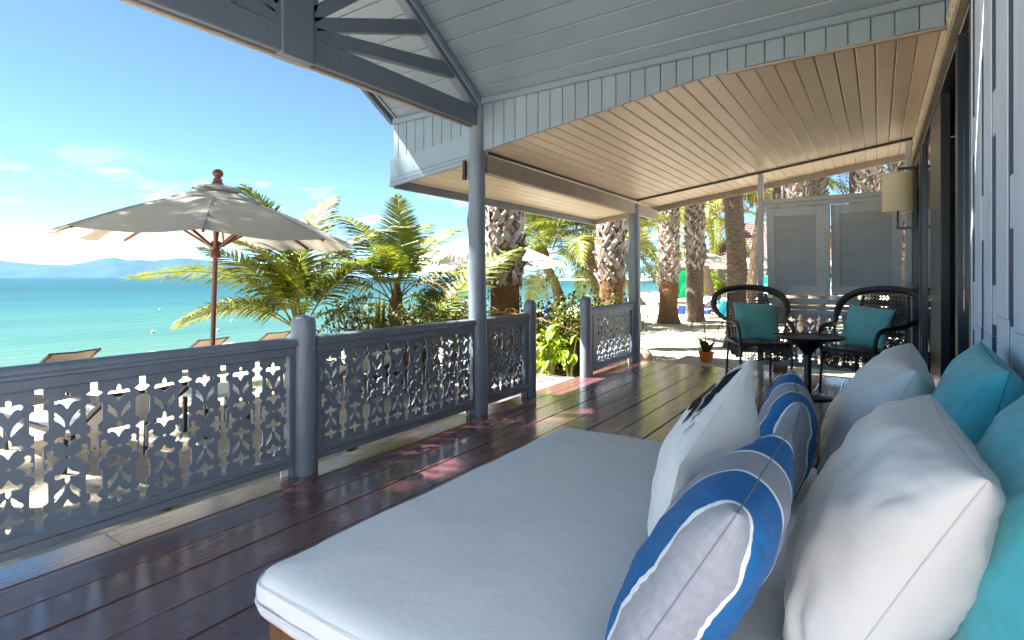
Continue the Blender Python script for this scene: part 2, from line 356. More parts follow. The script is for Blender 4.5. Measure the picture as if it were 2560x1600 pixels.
def link(name, me, parent=None, loc=None, rot=None, scale=None):
    o = bpy.data.objects.new(name, me); COL.objects.link(o)
    if parent is not None:
        o.parent = parent
        if loc is None:
            P = Vector((0, 0, 0)); q = parent
            while q is not None: P += q.location; q = q.parent
            o.location = -P
    if loc is not None: o.location = loc
    if rot is not None: o.rotation_euler = rot
    if scale is not None: o.scale = scale if hasattr(scale, '__len__') else (scale,) * 3
    return o
def obj(name, mb, m, parent=None, smooth=False, **k): return link(name, mb.mesh(name, m, smooth), parent, **k)
def tag(o, label=None, cat=None, group=None, kind=None):
    if label: o['label'] = label
    if cat: o['category'] = cat
    if group: o['group'] = group
    if kind: o['kind'] = kind
    return o
def thing(name, label, cat, loc=(0, 0, 0), group=None, rotz=0):
    o = bpy.data.objects.new(name, None); COL.objects.link(o); o.location = loc; o.rotation_euler = (0, 0, rotz)
    o.empty_display_size = .2
    return tag(o, label, cat, group)
def struct(name, o): o['kind'] = 'structure'; return o
def kids(o): return [c for c in COL.objects if c.parent == o]
def copy_tree(root, loc, rotz=None, label=None, children=None, scale=None):
    r = root.copy(); COL.objects.link(r); r.location = loc
    if rotz is not None: r.rotation_euler = (0, 0, rotz)
    if label: r['label'] = label
    if scale: r.scale = (scale,) * 3
    def rec(src, dst):
        for ch in [c for c in ALLK.get(src.name, ())]:
            c = ch.copy(); COL.objects.link(c); c.parent = dst; rec(ch, c)
    rec(root, r); return r
ALLK = {}
def index_kids():
    ALLK.clear()
    for c in COL.objects:
        if c.parent: ALLK.setdefault(c.parent.name, []).append(c)

# ---------------------------------------------------------------- ground, sea, hills
SEA_Z = -1.5
def smooth(t): t = max(0, min(1, t)); return t * t * (3 - 2 * t)
def shore(y):
    return -19 - 7.5 * smooth(y / 74) + 22 * smooth((y - 80) / 60)
def hnoise(x, y):
    return (.035 * sin(x * 2.1 + .7 * sin(y * 1.3)) * sin(y * 1.7 + 1.1) + .018 * sin(x * 5.3 + y * 2.2) * sin(y * 4.1 - x) + .05 * sin(x * .37 + 1) * sin(y * .29))
def ground_z(x, y):
    dx = x - shore(y)
    z = -.30 - 1.25 * smooth((13 - dx) / 14) - .9 * smooth(-dx / 14)
    k = 1.0 if x < -2.6 or y > 7.6 or y < -3 else .25
    return z + hnoise(x, y) * (.9 if z > -1.2 else .3) * k
def grid_axis(a):
    return a
xs = [-60, -50, -42, -36, -32, -29, -27, -25, -23.5, -22, -21, -20, -19, -18, -17, -16, -15, -14, -13, -12] + [-12 + .25 * i for i in range(1, 49)] + [0.5, 1, 2, 4, 7, 10, 15, 22, 30, 45, 70, 120, 200]
ys = [-120, -60, -30, -15, -8, -5, -3.5] + [-3.5 + .25 * i for i in range(1, 100)] + [21.5 + .8 * i for i in range(1, 40)] + [55, 58, 62, 66, 70, 75, 80, 86, 93, 100, 110, 120, 135, 150, 180, 230]
g = MB(); g.v = [(x, y, ground_z(x, y)) for y in ys for x in xs]
nx = len(xs); g.f = [(j * nx + i, j * nx + i + 1, (j + 1) * nx + i + 1, (j + 1) * nx + i) for j in range(len(ys) - 1) for i in range(nx - 1)]
beach = struct('beach', obj('beach', g, M['sand'], smooth='all')); beach['label'] = 'pale sandy beach round the deck, sloping to the sea'
# seabed and sea as one wide sheet each, reaching the horizon
s_ = MB(); s_.add([(-12000, -9000, SEA_Z), (14, -9000, SEA_Z), (14, 14000, SEA_Z), (-12000, 14000, SEA_Z)], [(0, 1, 2, 3)])
sea = struct('sea', obj('sea', s_, M['sea'])); sea['label'] = 'calm turquoise sea with small ripples'
s_ = MB(); s_.add([(-12000, -9000, -2.6), (9000, -9000, -2.6), (9000, 14000, -2.6), (-12000, 14000, -2.6)], [(0, 1, 2, 3)])
struct('seabed', obj('seabed', s_, M['sand']))['label'] = 'sandy ground far out below the water'

def camdir(px, d):      # a point of the place seen at photo column px at depth d from the camera
    k = (px - 1280) / F_PX
    return d * (k * cos(YAW) - sin(YAW)), d * (k * sin(YAW) + cos(YAW))
RIDGE = [(-900, 20), (-600, 46), (-300, 40), (-120, 50), (0, 43), (93, 33), (171, 31), (229, 41), (250, 46), (286, 50), (320, 44), (343, 46), (390, 41), (420, 43), (457, 48), (500, 45), (560, 40), (600, 37), (660, 34), (700, 27), (760, 17), (800, 11), (845, 0), (900, -3)]
def ridge(px):
    for (a, h0), (b, h1) in zip(RIDGE, RIDGE[1:]):
        if a <= px <= b:
            t = (px - a) / (b - a); return h0 + (h1 - h0) * t
    return -3
import mathutils.noise as mn
hb = MB(); NI, NJ = 300, 26; D0 = 5200.0
for j in range(NJ):
    for i in range(NI):
        px = -900 + 1800 * i / (NI - 1); t = j / (NJ - 1); d = D0 - 900 + 2400 * t
        kx = (px - 1280) / F_PX; x = d * (kx * cos(YAW) - sin(YAW)); y = d * (kx * sin(YAW) + cos(YAW))
        pk = ridge(px) * D0 / F_PX + 3
        env = smooth(t / .42) if t < .42 else smooth((1 - t) / .58)
        nn = mn.fractal(Vector((x / 520, y / 520, 3.1)), .9, 2.1, 5)
        z = SEA_Z - 4 + (pk + 4) * env * (1 + .26 * nn * (1 if t < .36 or t > .5 else .15))
        hb.v.append((x, y, z))
hb.f = [(j * NI + i, j * NI + i + 1, (j + 1) * NI + i + 1, (j + 1) * NI + i) for j in range(NJ - 1) for i in range(NI - 1)]
M['hill'] = mat('hill_forest', (.010, .028, .022), .95, .1, .4, .004, base2=(.022, .045, .032), coord='Object')
hills = struct('hills', obj('hills', hb, M['hill'], smooth='all')); hills['label'] = 'low blue mountains along the horizon across the bay'

# headland beyond the bay: a sand spit with trees
def headland():
    pts = []
    mb = MB(); N = 60; K = 8
    for i in range(N):
        t = i / (N - 1); px = 1338 + t * 470
        d = 455 - 90 * t
        for j in range(K):
            u = j / (K - 1); dd = d + u * (14 + 50 * smooth(t * 3))
            x, y = camdir(px + u * 2, dd)
            wd = smooth(t * 9)
            z = SEA_Z - .6 + (1.3 + 1.0 * t) * wd * min(1, u * 5) * 1.3
            mb.v.append((x, y, z))
    mb.f = [(i * K + j, (i + 1) * K + j, (i + 1) * K + j + 1, i * K + j + 1) for i in range(N - 1) for j in range(K - 1)]
    o = obj('headland', mb, M['sand'], smooth='all'); o['kind'] = 'structure'; o['label'] = 'far sandy spit curving out into the bay'
headland()

def leafcloud(mb, c, r, n, size, rnd, flat=.6, shell=.45):
    for _ in range(n):
        v = Vector((rnd.gauss(0, 1), rnd.gauss(0, 1), rnd.gauss(0, 1))).normalized()
        q = shell + (1 - shell) * rnd.random() ** .6
        p = Vector((c[0] + v.x * r[0] * q, c[1] + v.y * r[1] * q, c[2] + v.z * r[2] * q))
        s = size * rnd.uniform(.6, 1.3)
        a = Vector((rnd.gauss(0, 1), rnd.gauss(0, 1), rnd.gauss(0, .6))).normalized() * s
        b = a.cross(Vector((rnd.gauss(0, .5), rnd.gauss(0, .5), 1))).normalized() * s * flat * .5
        mb.add([p - a * .5, p + b, p + a * .5, p - b], [(0, 1, 2, 3)])

def far_tree(x, y, z, h, w, seed, label, group, mkey='treeleaf', lumps=9):
    rnd = random.Random(seed)
    t = thing('tree', label, 'tree', (x, y, z), group)
    mb = MB()
    for k in range(lumps):
        a = rnd.uniform(0, 2 * pi); q = rnd.random() ** .7 * w * .33
        zc = z + h * rnd.uniform(.35, .8)
        leafcloud(mb, (x + q * cos(a), y + q * sin(a), zc), (w * .26, w * .26, h * .2), int(55), max(w, h) * .065, rnd)
    obj('crown', mb, M[mkey], t)
    tb = MB().tube([(x, y, z - .3), (x + rnd.uniform(-.1, .1) * w, y, z + h * .6)], [h * .035, h * .015], 6)
    obj('trunk', tb, M['stem'], t)
hr = random.Random(5)
HT = []
for i in range(19):
    t = i / 18; px = 1404 + t * 250 + hr.uniform(-4, 4)
    d = 468 - 75 * t + hr.uniform(-3, 14)
    x, y = camdir(px, d)
    h = (5.0 if i < 3 else 8 + 5 * smooth((t - .6) / .4) + hr.uniform(-1.5, 4))
    pos = 'tip' if i < 3 else ''
    HT.append((x, y, SEA_Z + 1.2, h, h * 1.25 if i >= 3 else 7, 100 + i))
ORD = ('leftmost', 'second', 'third', 'fourth', 'fifth', 'sixth', 'seventh', 'eighth', 'ninth', 'tenth', 'eleventh', 'twelfth', 'thirteenth', 'fourteenth', 'fifteenth', 'sixteenth', 'seventeenth', 'eighteenth', 'rightmost')
for i, a in enumerate(HT):
    far_tree(*a, ('low green tree on the tip of the far sandy spit, ' if i < 3 else 'tall green tree on the far sandy spit, ') + ORD[i] + ' from the left', 'trees on the far spit')
for px, d, h in ((1326, 900, 8), (1333, 905, 6.5)):
    pass
# tiny islet
x, y = camdir(1325, 900)
im = MB().lathe([(.1, 3.2), (5, 2.6), (8, 1.2), (11, -.2), (13, -1)], 16, (x, y, SEA_Z), wob=lambda a, z: 1 + .2 * sin(a * 3) + .1 * sin(a * 5))
t_ = obj('islet', im, M['rockm'], smooth='all'); tag(t_, 'tiny dark islet far out on the horizon left of the spit', 'islet'); t_['kind'] = 'structure'
mb = MB(); leafcloud(mb, (x, y, SEA_Z + 4), (9, 9, 2.6), 260, 1.8, random.Random(3)); tag(obj('shrub', mb, M['treeleaf']), 'low dark scrub on the tiny far islet', 'shrub')
# small boat
x, y = camdir(1391, 250)
bt = thing('boat', 'small white boat moored far out in the bay before the spit', 'boat', (x, y, SEA_Z))
hm = MB(); 
for k, (u, w_) in enumerate(((-2.2, .55), (-1, .8), (.6, .8), (1.7, .45), (2.3, .05))):
    hm.v += [(x + u, y - w_, SEA_Z + .55 + .04 * k), (x + u, y - w_ * .6, SEA_Z - .1), (x + u, y + w_ * .6, SEA_Z - .1), (x + u, y + w_, SEA_Z + .55 + .04 * k)]
hm.f = [(k * 4 + i, k * 4 + i + 1, k * 4 + 4 + i + 1, k * 4 + 4 + i) for k in range(4) for i in range(3)] + [(0, 3, 2, 1)]
obj('hull', hm, M['white'], bt); obj('cabin', MB().box((x - .8, y - .4, SEA_Z + .3), (x + .3, y + .4, SEA_Z + 1.15)), M['white'], bt)
# swim buoys
for i, (px, py) in enumerate(((382, 832), (399, 775), (545, 828), (580, 803), (1140, 764))):
    d = F_PX * (CAM_H - SEA_Z) / (py - 693); x, y = camdir(px, d)
    o = obj('buoy', MB().lathe([(.01, .12), (.05, .10), (.08, .05), (.08, .01), (.05, -.05)], 10), M['white'], smooth='all', loc=(x, y, SEA_Z))
    tag(o, ['round white buoy in the water left of the umbrella pole, nearer one', 'round white buoy furthest out left of the umbrella pole', 'white buoy just right of the umbrella pole near the beach', 'white buoy right of the pole beside the first young palm', 'white buoy in the water between the young palms and log post'][i], 'buoy', 'swim buoys')

# ---------------------------------------------------------------- deck
XR = -2.8            # plane of the railing
WX = 0.30            # face of the house wall
DZ = .045
deck = bpy.data.objects.new('deck', None); COL.objects.link(deck); deck['kind'] = 'structure'; deck['label'] = 'dark varnished timber deck of long planks'
edges = [-2.885 + .2145 * i for i in range(17)]
dr = random.Random(4)
DJ = {0: [.98], 1: [4.05], 2: [1.05, 5.6], 3: [3.3], 4: [.2, 4.7], 5: [2.6], 6: [3.6, 6.1], 7: [5.9], 8: [1.8, 6.62], 9: [4.4], 10: [2.2, 6.3], 11: [5.3], 12: [3.9], 13: [1.1, 6.0], 14: [5.1], 15: [3.1]}
for i in range(16):
    x0, x1 = edges[i] + .0035, edges[i + 1] - .0035
    if i >= 15: x1 = min(x1, WX + .02)
    cuts = [-.75] + DJ.get(i, []) + [7.2 + dr.uniform(-.004, .004)]
    for a, b in zip(cuts, cuts[1:]):
        zt = dr.uniform(-.0015, .0015)
        m_ = MB().beam(((x0 + x1) / 2, a + .0012, -DZ / 2 + zt), ((x0 + x1) / 2, b - .0012, -DZ / 2 + zt), x1 - x0, DZ, .004)
        me = m_.mesh('plank', M['deck'])
        link('plank', me, deck)
jb = MB()
for y in (-.7, .2, 1.3, 2.4, 3.5, 4.6, 5.7, 6.8): jb.box((-2.83, y - .03, -.2), (WX, y + .03, -DZ - .002))
jb.box((-2.83, 7.12, -.22), (WX, 7.17, -DZ - .002)); jb.box((-2.83, -.75, -.22), (-2.79, 7.1, -DZ - .002))
obj('joist', jb, M['deckedge'], deck)
fb = MB()
for y in (-.6, .2, 3.5, 6.9):
    for x in (-2.7, -1.2, .2): fb.box((x - .08, y - .08, -.7), (x + .08, y + .08, -.203))
obj('footing', fb, M['concrete'], deck)
# landing slabs by the stairs gap and beyond the deck end
o = obj('landing_slab', MB().beam((-3.18, 4.52, -.10), (-3.18, 5.62, -.10), .56, .16, .012), M['concrete']); tag(o, 'pale concrete step below the gap in the railing', 'step')
o = obj('landing_slab', MB().beam((-1.75, 7.26, -.11), (-1.75, 8.3, -.11), 1.35, .14, .012), M['concrete']); tag(o, 'pale concrete slab past the end of the deck under the flower pot', 'slab')

# ---------------------------------------------------------------- log posts and short posts
def log_post(x, y, r, h, label, seed, knots):
    rnd = random.Random(seed); t = thing('log_post', label, 'post', (x, y, 0), 'posts carrying the porch roof')
    ph = [rnd.uniform(0, 6) for _ in range(6)]
    mb = MB(); NZ, NA = 60, 28
    for i in range(NZ + 1):
        z = h * i / NZ
        for k in range(NA):
            a = 2 * pi * k / NA
            rr = r * (1.06 - .10 * z / h + .02 * sin(z * 2.1 + ph[0]) + .018 * sin(z * 5 + ph[1] + a) + .012 * sin(3 * a + z * 3 + ph[2]))
            for kz, ka, kh, kw in knots:
                da = (a - ka + pi) % (2 * pi) - pi
                rr += kh * math.exp(-((z - kz) / kw) ** 2 - (da / .55) ** 2)
            mb.v.append((x + rr * cos(a) + .008 * sin(z * 1.7 + ph[3]), y + rr * sin(a) + .008 * sin(z * 1.3 + ph[4]), z))
    mb.f = [(i * NA + k, i * NA + (k + 1) % NA, (i + 1) * NA + (k + 1) % NA, (i + 1) * NA + k) for i in range(NZ) for k in range(NA)]
    mb.f += [tuple(range(NA - 1, -1, -1)), tuple(range(NZ * NA, (NZ + 1) * NA))]
    obj('log', mb, M['log'], t, smooth=True)
    return t
left = pi + YAW          # the side towards the photo's left
lp1 = log_post(XR, 3.62, .073, 2.63, 'tall round grey log post nearest the bed, between two fretwork railings', 1, [(2.05, left, .022, .05), (1.62, left, .016, .06), (.35, left + 2.5, .01, .05)])
obj('switch_box', MB().beam((XR - .085, 3.545, 1.97), (XR - .085, 3.545, 2.13), .03, .03, .003), M['darkframe'], lp1)
lp2 = log_post(XR, 7.15, .080, 2.16, 'tall round grey log post at the far corner of the deck', 2, [(1.38, left, .06, .10), (1.9, left + .4, .02, .08), (.6, left + 3, .01, .06)])
def short_post(y, label, r=.062, x=XR):
    prof = [(r, 0), (r, .86), (r * .985, .885), (r * .9, .905), (r * .7, .92), (r * .35, .93), (.004, .932)]
    o = obj('railing_post', MB().lathe(prof, 28, (0, 0, 0)), M['log'], smooth=True, loc=(x, y, 0)); tag(o, label, 'post', 'short round railing posts')
    return o
short_post(1.943, 'short round grey post with domed top nearest the bed', .070)
short_post(4.444, 'short round grey post on the near side of the stairs gap')
short_post(5.65, 'short round grey post on the far side of the stairs gap', .064)
short_post(.26, 'short round grey post at the near left end of the railing', .070)

# ---------------------------------------------------------------- fretwork
PH = .56; PW = .185
def curve_mesh(name, outline, holes, depth, material, bevel=0.0):
    cu = bpy.data.curves.new(name, 'CURVE'); cu.dimensions = '2D'; cu.fill_mode = 'BOTH'; cu.extrude = depth / 2
    cu.bevel_depth = bevel
    for poly in [outline] + holes:
        sp = cu.splines.new('POLY'); sp.points.add(len(poly) - 1); sp.use_cyclic_u = True
        for p, (a, b) in zip(sp.points, poly): p.co = (a, b, 0, 1)
    o = bpy.data.objects.new(name, cu); COL.objects.link(o)
    dg = bpy.context.evaluated_depsgraph_get(); me = bpy.data.meshes.new_from_object(o.evaluated_get(dg))
    bpy.data.objects.remove(o); bpy.data.curves.remove(cu)
    me.name = name; me.materials.clear(); me.materials.append(material)
    return me
FL = [(0, .043), (.0075, .034), (.010, .022), (.008, .013), (.020, .015), (.032, .017), (.041, .010), (.043, .001), (.037, -.008), (.028, -.002), (.018, -.006), (.011, -.014), (.005, -.025), (0, -.034)]
def chaikin(p):
    q = []
    for i in range(len(p)):
        a, b = p[i], p[(i + 1) % len(p)]
        q += [(a[0] * .78 + b[0] * .22, a[1] * .78 + b[1] * .22), (a[0] * .22 + b[0] * .78, a[1] * .22 + b[1] * .78)]
    return q
def flower(cx, cz, up=1, rot=0, s=1.04):
    pts = FL + [(-a, b) for a, b in FL[-2:0:-1]]
    out = []
    for a, b in pts:
        a, b = a * s, b * s * up
        c, d = cos(rot), sin(rot)
        out.append((cx + a * c - b * d, cz + a * d + b * c))
    return chaikin(out)
LFP = [(.006, -.034), (.007, -.015), (.014, .004), (.026, .018), (.040, .036), (.043, .024), (.037, .016), (.045, .013), (.041, .000), (.028, -.010), (.016, -.026)]
def leaf(cx, cz, sx, up): return chaikin([(cx + sx * a * 1.04, cz + up * b * 1.04) for a, b in LFP])
def slot_profile():
    n, w = .0140, .0300
    P = [(1.0, n), (.935, n)]
    P += [(.912, w + .002), (.888, n), (.848, n), (.842, w * .8), (.828, w), (.70, w), (.682, w * .8), (.672, n), (.625, n), (.603, w), (.58, n)]
    low = [(1 - t, g_) for t, g_ in P][::-1]
    return P + low
def fret_mesh():
    S = slot_profile()
    right = [(PW / 2 - g_, t * PH) for t, g_ in S]
    left_ = [(-a, b) for a, b in right[::-1]]
    # both at the same top/bottom
    holes = [flower(0, .885 * PH), flower(0, .595 * PH + .002), flower(0, .345 * PH, -1), flower(0, .085 * PH + .008, -1),
             flower(.053, .47 * PH, 1, -pi / 2, .98), flower(-.053, .47 * PH, 1, pi / 2, .98)]
    # centre dot
    holes.append([(.0075 * cos(q * pi / 4), .47 * PH + .0075 * sin(q * pi / 4)) for q in range(8)])
    for sx in (1, -1):
        holes.append(leaf(0, .755 * PH, sx, 1)); holes.append(leaf(0, .195 * PH + .01, sx, -1))
    # the side flowers would cut the slot: keep them within the board
    holes[4] = [(min(a, PW / 2 - .018), b) for a, b in holes[4]]
    holes[5] = [(max(a, -PW / 2 + .018), b) for a, b in holes[5]]
    return curve_mesh('fretwork_board', right + left_, holes, .0105, M['rail'])
FRET = fret_mesh()
FRET_S = FRET.copy(); FRET_S.materials.clear(); FRET_S.materials.append(M['screen'])

HAND = [(-.045, 0), (-.045, .012), (-.036, .020), (-.036, .030), (-.030, .042), (-.012, .050), (.012, .050), (.030, .042), (.036, .030), (.036, .020), (.045, .012), (.045, 0)]
def railing(y0, y1, n, label, near_off):
    """panel between two posts along the deck edge; n boards"""
    t = thing('railing', label, 'railing', (XR, (y0 + y1) / 2, 0), 'fretwork railings along the deck')
    obj('handrail', MB().prof((XR, y0, .752), (XR, y1, .752), HAND), M['rail'], t, smooth=True)
    obj('top_rail', MB().beam((XR, y0, .725), (XR, y1, .725), .052, .052, .005), M['rail'], t)
    w = n * PW; a = (y0 + y1) / 2 - w / 2 + near_off; b = a + w
    sz0, sz1 = .136, .699
    # stiles: one wide each end plus an inner bead
    for s0, s1 in ((y0, a + .005), (b - .005, y1)):
        if s1 - s0 > .02:
            m1 = s0 + (s1 - s0) * (.45 if s0 == y0 else .55)
            if s0 == y0:
                obj('stile', MB().beam((XR, s0 + .004, .3485), (XR, s0 + .004 + .0001, .3485), .01, .01), M['rail'], t) if False else None
                obj('stile', MB().box((XR - .022, s0, 0.002), (XR + .022, m1, .699)), M['rail'], t)
                obj('stile', MB().box((XR - .028, m1 + .001, .133), (XR + .028, s1, .699)), M['rail'], t)
            else:
                obj('stile', MB().box((XR - .028, s0, .133), (XR + .028, m1, .699)), M['rail'], t)
                obj('stile', MB().box((XR - .022, m1 + .001, 0.002), (XR + .022, s1, .699)), M['rail'], t)
    obj('bottom_rail', MB().beam((XR, y0 + .02, .113), (XR, y1 - .02, .113), .060, .040, .008), M['rail'], t)
    obj('bottom_rail', MB().beam((XR, y0 + .02, .075), (XR, y1 - .02, .075), .046, .034, .003), M['rail'], t)
    for i in range(n):
        o = link('fretwork_board', FRET, t, loc=Vector((0, a + (i + .5) * PW - (y0 + y1) / 2, .1365)), rot=(radians(90), 0, radians(90)))
    # white foot block at one end
    obj('foot_block', MB().box((XR - .03, y1 - .062, -.0), (XR - .0225, y1 - .004, .055)), M['white'], t)
railing(.33, 1.873, 8, 'fretwork railing panel nearest the camera, cut off by the left edge', 0)
railing(2.013, 3.547, 8, 'fretwork railing panel between the domed short post and the near log post', 0)
railing(3.693, 4.382, 3, 'narrow fretwork railing panel right behind the near log post', -.0)
railing(5.714, 7.07, 6, 'far fretwork railing panel between the short post and far log post', .06)

# ---------------------------------------------------------------- gable truss
GY0, GY1, RY = .14, 3.62, 1.88
SL = .655
ZE = 2.63                                  # height of the slope over the posts
ZR = ZE + SL * (GY1 - RY)
def zs(y): return ZR - SL * abs(y - RY)
XV = -3.84                                # seaward verge
tr = thing('roof_truss', 'grey sunburst timber truss under the gable, resting on the near log post', 'truss', (XR, RY, 2.4))
TX = XR
tb = MB().beam((TX, -.0, 2.494), (TX, 3.555, 2.494), .075, .155, .006); obj('tie_beam', tb, M['beam'], tr)
obj('edge_strip', MB().beam((TX - .03, .0, 2.409), (TX - .03, 3.55, 2.409), .03, .014, .003), M['brownbeam'], tr)
obj('king_post', MB().beam((TX - .005, RY, 2.405), (TX - .005, RY, zs(RY) - .16), .105, .205, .006, up=(0, 1, 0)), M['beam'], tr)
for s in (1, -1):
    ye = GY1 if s > 0 else GY0
    # rafter just under the ceiling
    nrm = .09
    obj('rafter', MB().beam((TX, ye - s * .02, zs(ye) - .055), (TX, RY + s * .03, zs(RY) - .075), .085, .085, .005), M['beam'], tr)
    obj('rafter_trim', MB().beam((TX + .055, ye - s * .02, zs(ye) - .035), (TX + .055, RY + s * .02, zs(RY) - .05), .022, .05, .004), M['ceil'], tr)
    for a, b, w in (((2.02, 2.60), (3.29, 2.785), .105), ((2.0, 2.655), (2.95, 3.005), .10), ((1.985, 2.70), (2.52, 3.16), .10), ((1.975, 2.74), (2.12, 3.45), .09)):
        ya, yb = RY + s * (a[0] - RY), RY + s * (b[0] - RY)
        # tapered strut, narrow at the hub
        d = Vector((0, yb - ya, b[1] - a[1])).normalized(); nn = Vector((0, -d.z, d.y))
        A, B = Vector((TX, ya, a[1])), Vector((TX, yb, b[1])); mb = MB(); xo = Vector((.028, 0, 0))
        vs = []
        for P, hw in ((A, .038), (B, w / 2)):
            for sx, sz in ((-1, -1), (1, -1), (1, 1), (-1, 1)): vs.append(P + xo * sx + nn * hw * sz)
        mb.add(vs, [(0, 1, 5, 4), (1, 2, 6, 5), (2, 3, 7, 6), (3, 0, 4, 7), (3, 2, 1, 0), (4, 5, 6, 7)])
        obj('strut', mb, M['beam'], tr)
    # hub plate the struts grow from
    pts = [(s * .1, 2.57), (s * .36, 2.575), (s * .26, 2.63), (s * .235, 2.66), (s * .20, 2.70), (s * .16, 2.74), (s * .1, 2.76)]
    mb = MB(); n_ = len(pts)
    mb.v = [(TX - .0265, RY + p, q) for p, q in pts] + [(TX + .0265, RY + p, q) for p, q in pts]
    mb.f = [tuple(range(n_)), tuple(range(2 * n_ - 1, n_ - 1, -1))] + [(i, (i + 1) % n_, (i + 1) % n_ + n_, i + n_) for i in range(n_)]
    obj('hub_plate', mb, M['beam'], tr)

# ---------------------------------------------------------------- gable roof: ceiling boards on both slopes
gr = thing('gable_roof', 'steep gable roof over the bed, ceiling of long pale grey boards', 'roof', (XV, RY, 2.6))
BW = .150
XE = .60
for s in (1, -1):
    span = GY1 - RY + (0 if s > 0 else .15)
    L = span * sqrt(1 + SL * SL); nb = int(L / BW) + 1
    d = Vector((0, s, -SL)).normalized(); nn = Vector((0, s * SL, 1)).normalized()
    for i in range(nb):
        a = i * BW; b = min(L, a + BW)
        if b - a < .02: continue
        c0 = Vector((0, RY, ZR)) + d * ((a + b) / 2) + nn * .012
        mb = MB()
        w2 = (b - a) / 2 - .0015; h2 = .010; ch = .006
        pr = [(-w2 + ch, -h2), (w2 - ch, -h2), (w2, -h2 + ch), (w2, h2), (-w2, h2), (-w2, -h2 + ch)]
        vs = [Vector((X_, 0, 0)) + c0 + d * p + nn * q for X_ in (XV + .06, XE) for p, q in pr]
        mb.add(vs, [(k, (k + 1) % 6, (k + 1) % 6 + 6, k + 6) for k in range(6)] + [(5, 4, 3, 2, 1, 0), (6, 7, 8, 9, 10, 11)])
        obj('ceiling_board', mb, M['ceil'], gr)
    # roof covering above the boards
    e0 = Vector((0, RY, ZR)) + nn * .075; e1 = e0 + d * (L + (.12 if s > 0 else .1))
    mb = MB()
    vs = [Vector((X_, 0, 0)) + e + nn * q for X_ in (XV + .02, XE) for e, q in ((e0, -.045), (e1, -.045), (e1, .03), (e0, .03))]
    mb.add(vs, [(0, 1, 5, 4), (1, 2, 6, 5), (2, 3, 7, 6), (3, 0, 4, 7), (3, 2, 1, 0), (4, 5, 6, 7)])
    obj('roof_covering', mb, M['tile'], gr)
    # bargeboard and ceiling edge trim
    f0 = Vector((XV + .03, RY, ZR)) + nn * .02; f1 = f0 + d * L
    obj('bargeboard', MB().beam(f0 + d * .0, f1, .045, .13, .004, up=nn), M['beam'], gr)
    g0 = Vector((XV + .085, RY, ZR)) - nn * .006; obj('edge_trim', MB().beam(g0, g0 + d * (L - .02), .03, .012, .002, up=nn), M['ceil'], gr)
obj('cornice', MB().beam((XV + .06, GY1 - .03, ZE - .012), (XE, GY1 - .03, ZE - .012), .035, .05, .008), M['ceil'], gr)

# ---------------------------------------------------------------- lean-to ceiling plane
LS = .136
def zl(x): return 2.215 + LS * (x + 2.8)
LX0, LX1, LY0, LY1 = XV + .03, WX + .25, 3.60, 8.02
fr = thing('frieze_wall', 'pale grey vertical boards filling the strip between gable ceiling and lower ceiling', 'wall', (XR, GY1, 2.2))
FP = .1085; n_f = 0
x = XR + .055
FY = GY1 + .0
fx = []
while x < WX + .1: fx.append((x, x + FP)); x += FP
x = XR - .075
while x > XV + .02:
    fx.append((max(XV + .03, x - FP), x)); x -= FP
for a, b in fx:
    out = b < XR
    zb0 = (zl(a) if not out else zl(a) + .10); zb1 = (zl(b) if not out else zl(b) + .10)
    if not out:
        zb0 = min(zb0 - .012, 2.462 + .008 * sin(a * 9)); zb1 = min(zb1 - .012, 2.462 + .008 * sin(b * 9))
    g_ = .0018; y0, y1 = FY - .008, FY + .012; c = .004
    mb = MB()
    pr = [(a + g_, y1), (a + g_, y0 + c), (a + g_ + c, y0), (b - g_ - c, y0), (b - g_, y0 + c), (b - g_, y1)]
    vs = [(p, q, ZE + .0) for p, q in pr] + [(p, q, zb0 + (zb1 - zb0) * (p - a) / (b - a)) for p, q in pr]
    mb.add(vs, [(k, (k + 1) % 6, (k + 1) % 6 + 6, k + 6) for k in range(6)] + [(5, 4, 3, 2, 1, 0), (6, 7, 8, 9, 10, 11)])
    obj('frieze_board', mb, M['frieze'], fr)
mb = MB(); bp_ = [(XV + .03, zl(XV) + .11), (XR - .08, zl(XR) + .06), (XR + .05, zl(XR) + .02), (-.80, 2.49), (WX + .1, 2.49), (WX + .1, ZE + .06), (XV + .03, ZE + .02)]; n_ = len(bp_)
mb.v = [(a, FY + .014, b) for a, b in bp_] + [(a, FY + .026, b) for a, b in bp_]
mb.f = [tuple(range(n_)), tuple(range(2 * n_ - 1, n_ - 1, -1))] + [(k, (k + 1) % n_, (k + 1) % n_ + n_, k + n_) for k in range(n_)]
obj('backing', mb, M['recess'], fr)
# ragged lower edge strip to the house side
obj('lower_lip', MB().beam((-.80, FY + .002, 2.452), (WX, FY + .002, 2.458), .03, .016, .004), M['brownbeam'], fr)
# sloping fascia seaward of the post with three grooves (four laps)
fz = [(.0, .052, -.030), (.054, .052, -.024), (.108, .175, -.018)]
for k, (o0, hh, yo) in enumerate(fz):
    mb = MB(); a, b = XV, XR - .075
    z0a, z0b = zl(a) - .065 + o0 * .7, zl(b) - .085 + o0 * .7
    hh2 = hh * .62 if k < 2 else hh
    mb.add([(a, FY + yo, z0a), (b, FY + yo, z0b), (b, FY + yo, z0b + hh2), (a, FY + yo, z0a + hh2), (a, FY + .006, z0a), (b, FY + .006, z0b), (b, FY + .006, z0b + hh2), (a, FY + .006, z0a + hh2)],
           [(0, 1, 2, 3), (7, 6, 5, 4), (0, 4, 5, 1), (1, 5, 6, 2), (2, 6, 7, 3), (3, 7, 4, 0)])
    obj('fascia_board', mb, M['frieze'], fr)

